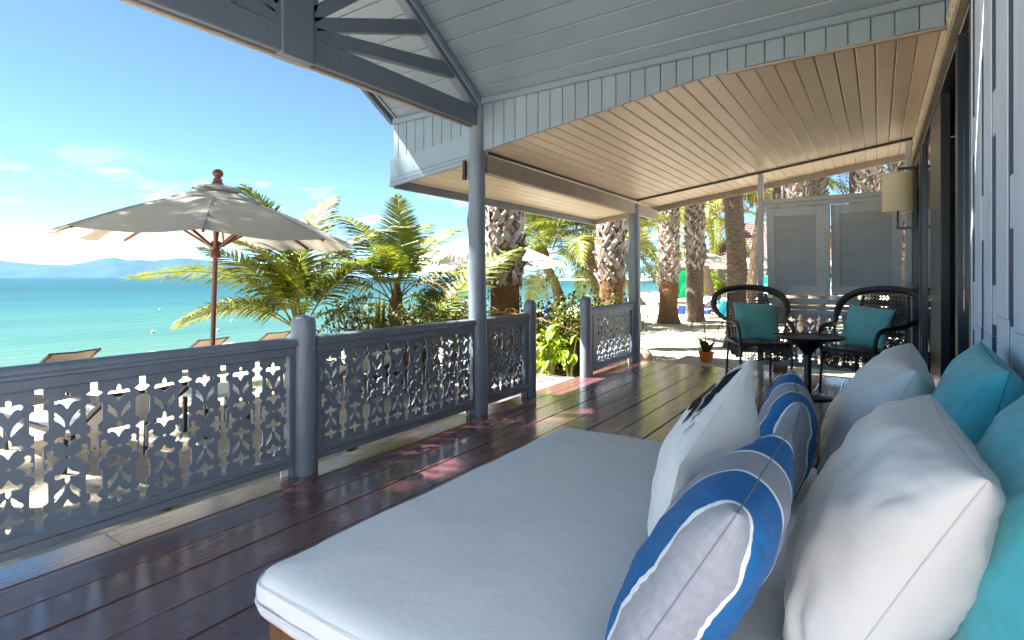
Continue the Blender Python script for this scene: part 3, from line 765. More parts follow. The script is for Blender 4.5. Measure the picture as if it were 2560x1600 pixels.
lr = thing('lean_to_roof', 'low sloping roof beyond the gable, underside of narrow beige boards', 'roof', (XR, 5.8, 2.2))
x = LX0
while x < LX1 - .01:
    a, b = x + .0018, min(x + FP, LX1) - .0018
    mb = MB(); c = .006
    pr = [(a, .02), (a, c), (a + c, 0), (b - c, 0), (b, c), (b, .02)]
    vs = [(p, Y_, zl(p) + q) for Y_ in (LY0 + .035, LY1) for p, q in pr]
    mb.add(vs, [(k, (k + 1) % 6, (k + 1) % 6 + 6, k + 6) for k in range(6)] + [(5, 4, 3, 2, 1, 0), (6, 7, 8, 9, 10, 11)])
    obj('ceiling_board', mb, M['lean'], lr); x += FP
def slab(x0, x1, y0, y1, dz0, dz1, m):
    mb = MB(); mb.add([(x0, y0, zl(x0) + dz0), (x1, y0, zl(x1) + dz0), (x1, y1, zl(x1) + dz0), (x0, y1, zl(x0) + dz0), (x0, y0, zl(x0) + dz1), (x1, y0, zl(x1) + dz1), (x1, y1, zl(x1) + dz1), (x0, y1, zl(x0) + dz1)],
                      [(0, 3, 2, 1), (4, 5, 6, 7), (0, 1, 5, 4), (1, 2, 6, 5), (2, 3, 7, 6), (3, 0, 4, 7)]); return mb
obj('roof_covering', slab(LX0 - .04, 3.5, LY0 + .034, LY1 + .04, .024, .09, None), M['tile'], lr)
obj('eave_fascia', slab(XV, XV + .028, LY0 + .036, LY1, -.075, .022, None), M['beam'], lr)
obj('end_fascia', slab(XV + .03, LX1 + 1.5, LY1 + .001, LY1 + .035, -.075, .022, None), M['brownbeam'], lr)
obj('purlin', slab(XR + .04, WX, 7.13, 7.17, -.022, -.001, None), M['darkframe'], lr)
obj('eave_beam', MB().beam((XR, GY1 + .085, 2.115), (XR, 8.0, 2.095), .075, .15, .004), M['brownbeam'], lr)
obj('ledger_strip', slab(XR + .039, XR + .055, GY1 + .09, 7.12, -.020, -.001, None), M['darkframe'], lr)
# ---------------------------------------------------------------- house wall with staggered planks
hw = thing('house_wall', 'pale blue-grey plank wall with staggered vertical slots behind the turquoise cushions', 'wall', (WX, 1.2, 0))
PIT = .232; SW = .080
Z0W, Z1W = .0, 2.9
ycuts = []
y = 2.655
k = 0
WALL_END = 2.735
slots = {0: [(3.2, 1.76), (1.616, 1.133), (.95, .45)], 1: [(1.95, 1.434), (1.28, .93), (.80, .30)], 2: [(3.2, 1.739), (1.60, 1.124), (1.0, .5)], 3: [(3.2, 1.431), (1.285, 1.013), (.85, .3)],
         4: [(1.9, 1.5), (1.33, .9)], 5: [(3.2, 1.6), (1.45, 1.1)], 6: [(2.2, 1.4), (1.2, .8)]}
def plank_box(y0, y1, z0, z1, x0=WX, x1=WX + .032, name='plank'):
    mb = MB(); c = .0025
    pr = [(x1, y0), (x0 + c, y0), (x0, y0 + c), (x0, y1 - c), (x0 + c, y1), (x1, y1)]
    vs = [(p, q, z0) for p, q in pr] + [(p, q, z1) for p, q in pr]
    mb.add(vs, [(k_, (k_ + 1) % 6, (k_ + 1) % 6 + 6, k_ + 6) for k_ in range(6)] + [(5, 4, 3, 2, 1, 0), (6, 7, 8, 9, 10, 11)])
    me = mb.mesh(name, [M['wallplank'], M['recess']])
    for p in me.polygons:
        if abs(p.normal.y) > .9: p.material_index = 1  # plank sides coloured dark to stand in for shade inside the slots
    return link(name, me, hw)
yslot = [(2.66, 2.72), (2.445, 2.515), (2.20, 2.295), (1.955, 2.02)]
yy = 1.955
for k in range(20):
    yslot.append((yy - PIT, yy - PIT + SW * .9)); yy -= PIT
prev = 2.75
wr = random.Random(9)
for k, (s0, s1) in enumerate(yslot):
    zj = 1.0 + wr.uniform(-.04, .04)
    plank_box(s1 + .0012, prev - .0012, 0, zj - .001); plank_box(s1 + .0012, prev - .0012, zj + .001, Z1W, x0=WX + wr.uniform(-.002, .002))
    prev = s0
    cuts = slots[k % 7]; z = Z1W
    top = Z1W
    for a, b in cuts:
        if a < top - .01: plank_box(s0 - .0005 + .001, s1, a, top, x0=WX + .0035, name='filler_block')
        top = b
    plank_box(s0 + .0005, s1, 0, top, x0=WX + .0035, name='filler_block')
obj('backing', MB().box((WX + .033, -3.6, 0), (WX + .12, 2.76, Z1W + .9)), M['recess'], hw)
# near-side return and wall above the door
obj('wall_above', MB().box((WX + .034, 2.761, 2.50), (WX + .12, 8.0, 3.9)), M['white'], hw)
fb = thing('transom_fretwork', 'pale strip of small slats between door head and ceiling', 'transom', (WX, 4.5, 2.4))
obj('strip', MB().beam((WX + .012, 2.765, 2.345), (WX + .012, 7.10, 2.345), .03, .05, .004), M['lean'], fb)
obj('strip', MB().beam((WX + .012, 2.765, 2.505), (WX + .012, 7.10, 2.505), .03, .03, .004), M['lean'], fb)
sm = MB().beam((0, -.02, -.068), (0, .02, .068), .02, .022, .002).mesh('slat', M['lean'])
for i in range(36): link('slat', sm, fb, loc=(.01, 2.85 + i * .12 - 4.5, 2.43 - 2.4))
obj('panel', MB().box((WX + .026, 2.765, 2.37), (WX + .033, 7.1, 2.49)), M['darkframe'], fb)
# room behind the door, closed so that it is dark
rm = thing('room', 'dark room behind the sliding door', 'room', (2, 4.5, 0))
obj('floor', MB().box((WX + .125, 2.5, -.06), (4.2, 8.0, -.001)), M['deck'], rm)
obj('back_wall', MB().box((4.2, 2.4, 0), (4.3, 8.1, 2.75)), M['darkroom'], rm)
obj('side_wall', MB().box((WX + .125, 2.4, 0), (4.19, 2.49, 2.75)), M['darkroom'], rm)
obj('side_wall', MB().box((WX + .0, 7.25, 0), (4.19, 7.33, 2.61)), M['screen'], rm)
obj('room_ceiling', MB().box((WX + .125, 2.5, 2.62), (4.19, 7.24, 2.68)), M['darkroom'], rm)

# ---------------------------------------------------------------- sliding door
sd = thing('sliding_door', 'black framed sliding glass door, half open, reflecting the porch', 'door', (WX, 4.7, 0))
def vbar(y0, y1, x0=WX - .0, x1=WX + .05, z0=.0, z1=2.28, m='blackmetal', name='stile'):
    return obj(name, MB().beam(((x0 + x1) / 2, (y0 + y1) / 2, z0), ((x0 + x1) / 2, (y0 + y1) / 2, z1), x1 - x0, y1 - y0, .003, up=(0, 1, 0)), M[m], sd)
obj('head', MB().beam((WX + .02, 2.765, 2.30), (WX + .02, 7.10, 2.30), .09, .038, .004), M['brownbeam'], sd)
obj('track', MB().beam((WX + .045, 2.765, 2.268), (WX + .045, 7.10, 2.268), .08, .024, .004), M['blackmetal'], sd)
obj('sill', MB().beam((WX + .03, 2.765, .012), (WX + .03, 7.10, .012), .08, .02, .003), M['blackmetal'], sd)
vbar(2.765, 2.80)
vbar(3.18, 3.26, z1=2.255); vbar(3.275, 3.34, x0=WX + .02, x1=WX + .06, z1=2.255)
vbar(3.40, 3.60, x0=WX + .07, x1=WX + .11, z1=2.255)
vbar(4.15, 4.90, x0=WX + .012, x1=WX + .06, z1=2.255)
vbar(5.62, 5.72, z1=2.255); vbar(5.86, 6.0, x0=WX + .0, x1=WX + .05, z1=2.255)
vbar(7.02, 7.10, z1=2.255)
for y0, y1, xx in ((2.802, 3.178, WX + .022), (4.905, 5.615, WX + .022), (6.005, 7.015, WX + .03)):
    obj('pane', MB().box((xx, y0, .03), (xx + .006, y1, 2.25)), M['glass'], sd)
obj('lock', MB().lathe([(.012, 0), (.014, .006), (.008, .012)], 12, (0, 0, 0)), M['zip'], sd, loc=Vector((-.0, 4.55 - 4.7, 1.05)), rot=(0, radians(-90), 0))
cb = MB(); pts = []
for i in range(26):
    pts.append((WX + .30 + .03 * sin(i * 1.9), 3.50 + i * .022))
cb.v = [(a, b, .02) for a, b in pts] + [(a + .006, b, .02) for a, b in pts] + [(a, b, 2.3) for a, b in pts] + [(a + .006, b, 2.3) for a, b in pts]
n_ = 26; cb.f = [(i, i + 1, 2 * n_ + i + 1, 2 * n_ + i) for i in range(n_ - 1)] + [(n_ + i + 1, n_ + i, 3 * n_ + i, 3 * n_ + i + 1) for i in range(n_ - 1)]
tag(obj('curtain', cb, M['curtain'], smooth='all'), 'beige curtain gathered inside the open door', 'curtain')

# ---------------------------------------------------------------- wall lamp
wlx, wly = .155, 6.26
wp = thing('wall_lamp', 'cream drum shade wall lamp on black bracket beside the door', 'lamp', (wlx, wly, 1.77))
sp_ = MB(); n_ = 40
for r, z in ((.124, 1.765), (.124, 2.125), (.119, 2.125), (.119, 1.765)):
    sp_.v += [(wlx + r * cos(2 * pi * k / n_), wly + r * sin(2 * pi * k / n_), z) for k in range(n_)]
sp_.f = [(r * n_ + k, r * n_ + (k + 1) % n_, ((r + 1) % 4) * n_ + (k + 1) % n_, ((r + 1) % 4) * n_ + k) for r in range(4) for k in range(n_)]
obj('lamp_shade', sp_, M['shade'], wp, smooth=True)
br = MB()
br.beam((wlx, wly, 2.17), (WX + .0, wly, 2.17), .02, .025, .002); br.beam((WX - .012, wly, 1.60), (WX - .012, wly, 2.157), .02, .02, .002)
br.beam((wlx + .01, wly, 1.612), (WX - .023, wly, 1.612), .02, .024, .002); br.beam((wlx, wly, 1.60), (wlx, wly, 1.80), .02, .02, .002)
obj('bracket', br, M['blackmetal'], wp)
obj('bulb', MB().lathe([(.012, 1.80), (.03, 1.85), (.035, 1.90), (.025, 1.95), (.004, 1.97)], 14, (wlx, wly, 0)), M['white'], wp, smooth='all')

# ---------------------------------------------------------------- privacy screen at the end of the deck
SY = 7.19; SX0, SX1 = -1.19, WX - .03
ps = thing('privacy_screen', 'grey timber screen with two louvred shutters behind the wicker chairs', 'screen', ((SX0 + SX1) / 2, SY, 0))
def sbox(name, a, b, par=ps, m='screen'): return obj(name, MB().box(a, b), M[m], par)
def sbeam(name, a, b, w, h, ch=.004, par=ps, m='screen', up=(0, 0, 1)): return obj(name, MB().beam(a, b, w, h, ch, up), M[m], par)
sbeam('post', (SX0, SY, -.25), (SX0, SY, zl(SX0) - .024), .06, .06, .004, up=(0, 1, 0))
sbeam('post', (SX1, SY, -.25), (SX1, SY, zl(SX1) - .024), .05, .06, .004, up=(0, 1, 0))
sbeam('top_rail', (SX0 + .031, SY, 2.065), (SX1 - .026, SY, 2.065), .075, .05)
sbeam('top_rail', (SX0 + .031, SY, 2.012), (SX1 - .026, SY, 2.012), .05, .045)
sbeam('mid_rail', (SX0 + .031, SY, .865), (SX1 - .026, SY, .865), .06, .07)
sbeam('mid_rail', (SX0 + .031, SY, .795), (SX1 - .026, SY, .795), .085, .045, .012)
sbeam('mid_rail', (SX0 + .031, SY, .735), (SX1 - .026, SY, .735), .05, .06)
sbeam('bottom_rail', (SX0 + .031, SY, .115), (SX1 - .026, SY, .115), .055, .055)
MX = (SX0 + SX1) / 2 - .02
sbeam('mullion', (MX, SY, .902), (MX, SY, 1.988), .05, .055, .004, up=(0, 1, 0))
nfb = 7; fw = (SX1 - SX0 - .06) / nfb
for i in range(nfb):
    link('fretwork_board', FRET_S, ps, loc=Vector((SX0 + .03 + (i + .5) * fw - (SX0 + SX1) / 2, 0, .1435)), rot=(radians(90), 0, 0), scale=(fw / PW, 1, 1))
def shutter(x0, x1, tilt, label):
    piv = Vector(((x0 + x1) / 2, SY + .02, 1.985)); H_ = 1.06
    sh = bpy.data.objects.new('shutter', None); COL.objects.link(sh); sh.parent = ps; sh.location = piv - ps.location; sh.rotation_euler = (tilt, 0, 0); sh['label'] = label
    w = (x1 - x0) / 2
    def part(name, mb): o = link(name, mb.mesh(name, M['screen']), sh, loc=(0, 0, 0)); return o
    part('frame', MB().beam((-w + .045, 0, -H_), (-w + .045, 0, 0), .035, .09, .004, up=(1, 0, 0)).beam((w - .045, 0, -H_), (w - .045, 0, 0), .035, .09, .004, up=(1, 0, 0)))
    part('frame', MB().beam((-w + .09, 0, -.05), (w - .09, 0, -.05), .033, .095).beam((-w + .09, 0, -H_ + .06), (w - .09, 0, -H_ + .06), .033, .115))
    n = 32; h = (H_ - .22) / n
    sm_ = MB().beam((-w + .088, 0, 0), (w - .088, 0, 0), .040, .007, .002, up=(0, -.84, .54)).mesh('slat', M['screen'])
    for i in range(n): link('slat', sm_, sh, loc=(0, 0, -.105 - (i + .5) * h))
shutter(SX0 + .06, MX - .03, radians(6.5), 'left louvred shutter, pushed open a little at the bottom')
shutter(MX + .03, SX1 - .05, radians(9.5), 'right louvred shutter, pushed open further')
# wooden wedge blocks seen below the screen
o = obj('wood_block', MB().beam((-1.02, 7.42, -.26), (-1.0, 7.42, .07), .16, .05, .004, up=(0, 1, 0)), M['bedwood']); tag(o, 'short timber offcuts propped behind the screen foot', 'wood block')

# ---------------------------------------------------------------- daybed
MX0, MX1, MY0, MY1, MZ0, MZ1 = -1.30, WX - .02, .745, 2.385, .305, .42
db = thing('daybed', 'low daybed with thick pale grey mattress on a brown wooden base', 'daybed', ((MX0 + MX1) / 2, 1.55, 0))
obj('base', MB().beam((MX0 + .035, MY0 + .05, .255), (MX0 + .035, MY1 - .03, .255), .045, .10, .006).beam((MX1 - .03, MY0 + .05, .255), (MX1 - .03, MY1 - .03, .255), .045, .10, .006)
    .beam((MX0 + .058, MY0 + .075, .255), (MX1 - .053, MY0 + .075, .255), .045, .10, .006).beam((MX0 + .058, MY1 - .055, .255), (MX1 - .053, MY1 - .055, .255), .045, .10, .006)
    .box((MX0 + .02, MY0 + .05, .292), (MX1 - .02, MY1 - .04, .303)), M['bedwood'], db)
for x in (MX0 + .07, MX1 - .07):
    for y in (MY0 + .10, MY1 - .08):
        obj('leg', MB().beam((x, y, 0), (x, y, .204), .06, .06, .004, up=(0, 1, 0)), M['bedwood'], db)
mb = MB()
def mat_outline(off, z, n=16, rc=.07):
    x0, x1, y0, y1 = MX0 + off, MX1 - off, MY0 + off, MY1 - off
    pts = []
    rc = max(.01, rc - off)
    segs = []
    for cx, cy_, a0 in ((x1 - rc, y1 - rc, 0), (x0 + rc, y1 - rc, 90), (x0 + rc, y0 + rc, 180), (x1 - rc, y0 + rc, 270)):
        for q in range(7):
            a = radians(a0 + 15 * q); segs.append((cx + rc * cos(a), cy_ + rc * sin(a)))
    out = []
    for i, p in enumerate(segs):
        q = segs[(i + 1) % len(segs)]; d = sqrt((p[0] - q[0]) ** 2 + (p[1] - q[1]) ** 2)
        k = max(1, int(d / .035))
        if d < .05: k = 1
        for j in range(k): out.append((p[0] + (q[0] - p[0]) * j / k, p[1] + (q[1] - p[1]) * j / k))
    return [(a, b, z) for a, b in out]
rings = [(.035, MZ0), (.010, MZ0 + .006), (.000, MZ0 + .02), (-.004, MZ0 + .035), (-.002, MZ0 + .05), (-.004, MZ0 + .066), (-.002, MZ0 + .085), (.008, MZ0 + .100), (.026, MZ0 + .111), (.06, MZ0 + .118)] + [(.06 + .035 * q, MZ0 + .1195 + .0075 * min(1, q / 5)) for q in range(1, 20)]
base = None
for off, z in rings:
    if off <= .06: ring = mat_outline(off, z)
    else:
        r0 = mat_outline(.06, z); cx, cy_ = (MX0 + MX1) / 2, (MY0 + MY1) / 2
        sx = ((MX1 - MX0) / 2 - off * 1.06) / ((MX1 - MX0) / 2 - .06); sy = ((MY1 - MY0) / 2 - off) / ((MY1 - MY0) / 2 - .06)
        ring = [(cx + (a - cx) * max(sx, .02), cy_ + (b - cy_) * max(sy, .02), z) for a, b, _ in r0]
    if base is None: base = len(ring)
    ring = ring[:base] if len(ring) >= base else ring + [ring[-1]] * (base - len(ring))
    rr = []
    for a, b, c in ring:
        wob = .007 * mn.noise(Vector((a * 2.3, b * 2.3, 1))) + .003 * mn.noise(Vector((a * 7, b * 7, 4)))
        dist = min(1, max(0, a + .62) / .5)      # creases run out from under the cushions
        cr_ = (1 - abs(mn.noise(Vector((a * 2.2 + b * .8, b * 7.5 - a * 1.5, 9)))) * 2) ; wob += .0045 * (max(0, cr_) ** 6) * (.25 + .75 * dist)
        ed = min(a - MX0, MX1 - a, b - MY0, MY1 - b); wob += .003 * math.exp(-max(ed, 0) / .07) * mn.noise(Vector((a * 17, b * 17, 2)))
        side = .0055 * mn.noise(Vector((a * 21, b * 21, c * 9))) if .0 < c - MZ0 < .1 else 0
        rr.append((a + side, b + side, c + (wob if c > MZ0 + .06 else 0)))
    mb.v += rr
nr = base
mb.f = [(i * nr + k, i * nr + (k + 1) % nr, (i + 1) * nr + (k + 1) % nr, (i + 1) * nr + k) for i in range(len(rings) - 1) for k in range(nr)]
mb.f += [tuple(range(nr - 1, -1, -1)), tuple(range((len(rings) - 1) * nr, len(rings) * nr))]
mt = obj('mattress', mb, M['mattress'], db, smooth='all')
pr_ = mat_outline(-.007, MZ0 + .048); obj('piping', MB().tube(pr_ + [pr_[0]], .0042, 6, caps=False), M['piping'], db, smooth='all')
pr_ = mat_outline(-.001, MZ0 + .102); obj('seam', MB().tube([(a * 1, b, c - .012) for a, b, c in mat_outline(-.003, MZ0 + .105)] , .0012, 4, caps=False), M['seam'], db)
zb = MB().tube([(MX0 - .013, MY0 + .07, MZ0 + .052), (MX0 - .019, MY0 + .066, MZ0 + .046), (MX0 - .017, MY0 + .06, MZ0 + .028)], .0018, 6)
zb.beam((MX0 - .018, MY0 + .064, MZ0 + .030), (MX0 - .016, MY0 + .060, MZ0 + .006), .008, .002, .001)
obj('zip_pull', zb, M['zip'], db)

# ---------------------------------------------------------------- cushions
def sgn(v): return 1 if v >= 0 else -1
def pillow(name, A, B, C, D, th, m, label, cat='cushion', seed=0, seam='seam', N=56, pinch=.045, wr_=.010, power=.42, group=None, sag=0.0):
    """A far top, B near top, C near bottom, D far bottom corner; th = full thickness"""
    rnd = random.Random(seed); A, B, C, D = map(Vector, (A, B, C, D))
    cen = (A + B + C + D) / 4
    t = thing(name, label, cat, cen, group)
    nrm = ((A - B).cross(C - B)).normalized()
    o3 = Vector((rnd.uniform(0, 50), rnd.uniform(0, 50), rnd.uniform(0, 50)))
    mb = MB(); uvs = []; edge = []
    def P(u, v):      # u: near(-1)->far(+1), v: bottom(-1)->top(+1); edges pulled in between the corners
        uu = u * (1 - pinch * (1 - v * v)); vv = v * (1 - pinch * (1 - u * u))
        a, b = (uu + 1) / 2, (vv + 1) / 2
        return (C * (1 - a) + D * a) * (1 - b) + (B * (1 - a) + A * a) * b
    def pf(q): # even distribution with more rows near the edge
        return sin(q * pi / 2)
    idx = {}
    for side in (1, -1):
        for j in range(N + 1):
            v = pf(2 * j / N - 1)
            for i in range(N + 1):
                u = pf(2 * i / N - 1)
                on = i in (0, N) or j in (0, N)
                if side == -1 and on: idx[(side, i, j)] = idx[(1, i, j)]; continue
                p = P(u, v)
                e = max(0, (1 - u * u)) * max(0, (1 - v * v))
                h = th / 2 * e ** power
                # fullness with a slightly sagging lower half
                h *= 1 + sag * (-v) * .25
                # folds running out of the corners
                fold = 0
                for cu, cv in ((1, 1), (-1, 1), (-1, -1), (1, -1)):
                    du, dv = u - cu, v - cv; r = sqrt(du * du + dv * dv); an = atan2(dv * cu * cv, du) if r > 1e-4 else 0
                    fold += math.exp(-(r / .55) ** 2) * (sin(an * 13 + cu * 2 + cv + seed + 4 * r) + .8 * sin(an * 23 + seed * 2 - 3 * r)) * min(1, r * 4) * (.5 + mn.noise(o3 + Vector((an * 2, r * 3, cu + cv))) * 1.2)
                # short puckers along the seams
                du = 1 - abs(u); dv = 1 - abs(v)
                puck = math.exp(-du / .10) * sin(v * 38 + seed + 3 * sin(v * 7)) * (1 if du > .001 else 0) + math.exp(-dv / .10) * sin(u * 36 + 1.3 * seed + 3 * sin(u * 6))
                ns = mn.noise(o3 + Vector((u * 1.6, v * 1.6, side * 2))) * .9 + .5 * mn.noise(o3 + Vector((u * 4.2, v * 4.2, side * 3 + 7)))
                env = min(1, e * 6)
                h += (wr_ * .42 * fold + wr_ * .34 * puck + wr_ * 1.0 * ns) * env * (th / .18)
                q = p + nrm * side * max(h, 0 if on else .0015)
                idx[(side, i, j)] = len(mb.v); mb.v.append(tuple(q)); uvs.append(((u + 1) / 2, (v + 1) / 2))
    fs = []
    for side in (1, -1):
        for j in range(N):
            for i in range(N):
                f = [idx[(side, i, j)], idx[(side, i + 1, j)], idx[(side, i + 1, j + 1)], idx[(side, i, j + 1)]]
                fs.append(tuple(f if side == 1 else f[::-1]))
    mb.f = fs
    me = mb.mesh('cover', M[m], smooth='all')
    uvl = me.uv_layers.new(name='UVMap')
    for lp in me.loops: uvl.data[lp.index].uv = uvs[lp.vertex_index]
    link('cover', me, t)
    ring = []
    for i in range(0, N + 1): ring.append(P(pf(2 * i / N - 1), 1))
    for i in range(1, N + 1): ring.append(P(1, -pf(2 * i / N - 1)))
    for i in range(1, N + 1): ring.append(P(-pf(2 * i / N - 1), -1))
    for i in range(1, N): ring.append(P(-1, pf(2 * i / N - 1)))
    ring.append(ring[0])
    obj('seam', MB().tube(ring, .0013, 6, caps=False), M[seam], t, smooth='all')
    t['_p'] = 0; del t['_p']
    return t, P, nrm, cen
pillow('cushion', (-.25, 2.14, .825), (-.185, 1.76, .78), (-.255, 1.80, .425), (-.325, 2.2, .46), .17, 'stripe', 'blue and grey striped cushion farther from the camera, half behind the leaf print cushion', seed=3, seam='seamgrey')
pw1 = pillow('cushion', (-.262, 1.50, .958), (-.322, 1.055, .778), (-.44, 1.19, .425), (-.375, 1.655, .60), .205, 'mattress', 'pale grey cushion with a black palm leaf print on its seaward face', seed=5, seam='piping', power=.72)
pillow('cushion', (-.15, 1.24, .835), (-.16, .79, .825), (-.38, .80, .44), (-.37, 1.25, .445), .19, 'stripe', 'blue and grey striped cushion nearest the camera', seed=8, seam='seamgrey')
pillow('cushion', (.098, 2.36, .918), (.09, 1.895, .885), (-.11, 1.88, .455), (-.105, 2.34, .47), .25, 'cushwhite', 'off-white satin cushion at the far end of the bed', seed=11, wr_=.013)
pillow('cushion', (.095, 1.48, .895), (.125, .975, .873), (-.09, .98, .445), (-.12, 1.49, .455), .27, 'cushwhite', 'large off-white satin cushion in the foreground, biggest in the picture', seed=14, wr_=.014)
pillow('cushion', (.245, 2.04, .965), (.24, 1.59, .943), (.13, 1.58, .465), (.14, 2.04, .475), .20, 'turq', 'turquoise cushion against the wall with its pointed corner up', seed=17, seam='turqseam')
pillow('cushion', (.25, 1.44, .93), (.25, .96, .915), (.14, .95, .445), (.14, 1.43, .455), .20, 'turq', 'turquoise cushion cut off by the right edge of the picture', seed=20, seam='turqseam')

# black palm-leaf print: thin flat shapes lying on the seaward face of the pale cushion
def print_on(t, P, nrm, polys, th, seed, wr_=.010, power=.42):
    cen = t.location
    cov = [c for c in COL.objects if c.parent == t and c.name.startswith('cover')][0]
    from mathutils.bvhtree import BVHTree
    me = cov.data; bv = BVHTree.FromPolygons([tuple(v.co) for v in me.vertices], [tuple(p.vertices) for p in me.polygons])
    side = nrm if nrm.x < 0 else -nrm
    for kk, poly in enumerate(polys):
        mb = MB()
        # fill the outline with a fine fan of strips so that it follows the bulge
        us = [p[0] for p in poly]; lo, hi = min(us), max(us); NS = 34
        prev = None
        for k in range(NS + 1):
            u = lo + (hi - lo) * k / NS; vs = []
            n = len(poly)
            for i in range(n):
                (a, b), (c, d) = poly[i], poly[(i + 1) % n]
                if (a - u) * (c - u) <= 0 and a != c: vs.append(b + (d - b) * (u - a) / (c - a))
            if not vs: prev = None; continue
            v0, v1 = min(vs), max(vs); row = []
            for q in range(9):
                p = P(u, v0 + (v1 - v0) * q / 8)
                h = bv.ray_cast(p + side * .4, -side)
                row.append(tuple((h[0] if h[0] else p) + side * (.0010 + .0004 * kk)))
            if prev is not None:
                o_ = len(mb.v); mb.v += prev + row
                mb.f += [(o_ + q, o_ + q + 1, o_ + 9 + q + 1, o_ + 9 + q) for q in range(8)]
            prev = row
        if mb.f: obj('leaf_print', mb, M['print'], t)
M['print'] = mat('leaf_print_ink', (.012, .014, .020), .8, .2, .1, 20)
lobes = []
for (u0, v0), (u1, v1), w_ in (((.22, .36), (.60, .80), .13), ((.08, .36), (.36, .74), .12), ((-.08, .36), (.16, .67), .10), ((.42, .42), (.74, .74), .018), ((.38, .36), (.70, .79), .020),
                               ((-.26, .40), (-.08, .62), .018), ((-.42, .38), (-.24, .58), .015), ((.1, .3), (-.25, .0), .11), ((.2, .25), (.0, -.2), .12), ((.3, .3), (.25, -.15), .12)):
    L_ = sqrt((u1 - u0) ** 2 + (v1 - v0) ** 2); d = ((u1 - u0) / L_, (v1 - v0) / L_); n_ = (-d[1], d[0]); pts = []
    for q, h1 in ((0, .30), (.2, .72), (.45, 1), (.7, .80), (.88, .38), (1, 0)): pts.append((u0 + d[0] * L_ * q + n_[0] * w_ * 1.3 * h1, v0 + d[1] * L_ * q + n_[1] * w_ * h1))
    for q, h1 in ((.88, .22), (.7, .55), (.45, .78), (.2, .65), (0, .30)): pts.append((u0 + d[0] * L_ * q - n_[0] * w_ * 1.3 * h1, v0 + d[1] * L_ * q - n_[1] * w_ * h1))
    lobes.append([(p * 1.15, .865 + (q - .36) * .28) for p, q in pts])
print_on(pw1[0], pw1[1], pw1[2], lobes, .17, 5)

# ---------------------------------------------------------------- wicker chairs and table
def crom(pts, n=8):
    P = [Vector(p) for p in pts]; out = []
    for i in range(len(P) - 1):
        p0, p1, p2, p3 = P[max(i - 1, 0)], P[i], P[i + 1], P[min(i + 2, len(P) - 1)]
        for k in range(n):
            t = k / n
            out.append(.5 * ((2 * p1) + (-p0 + p2) * t + (2 * p0 - 5 * p1 + 4 * p2 - p3) * t * t + (-p0 + 3 * p1 - 3 * p2 + p3) * t ** 3))
    out.append(P[-1]); return out
def mir(p): return (-p[0], p[1], p[2])
def lattice(fn, u0, u1, v0, v1, step, inside, rad=.0035, sub=5):
    """two families of diagonal strands plus uprights over a surface fn(u, v), clipped by inside(u, v)"""
    mb = MB()
    def strand(a, b):
        seg = []
        n = max(2, int(Vector((b[0] - a[0], b[1] - a[1])).length / .012))
        for i in range(n + 1):
            u = a[0] + (b[0] - a[0]) * i / n; v = a[1] + (b[1] - a[1]) * i / n
            if inside(u, v): seg.append(fn(u, v))
            else:
                if len(seg) > 1: mb.tube(seg[::2] + ([seg[-1]] if len(seg) % 2 == 0 else []), rad, 4)
                seg = []
        if len(seg) > 1: mb.tube(seg[::2] + ([seg[-1]] if len(seg) % 2 == 0 else []), rad, 4)
    H = v1 - v0; k = u0 - H
    while k < u1:
        strand((k, v0), (k + H, v1)); strand((k + H, v0), (k, v1)); k += step
    k = u0
    while k < u1: strand((k, v0), (k, v1)); k += step
    k = v0
    while k < v1: strand((u0, k), (u1, k)); k += step
    return mb
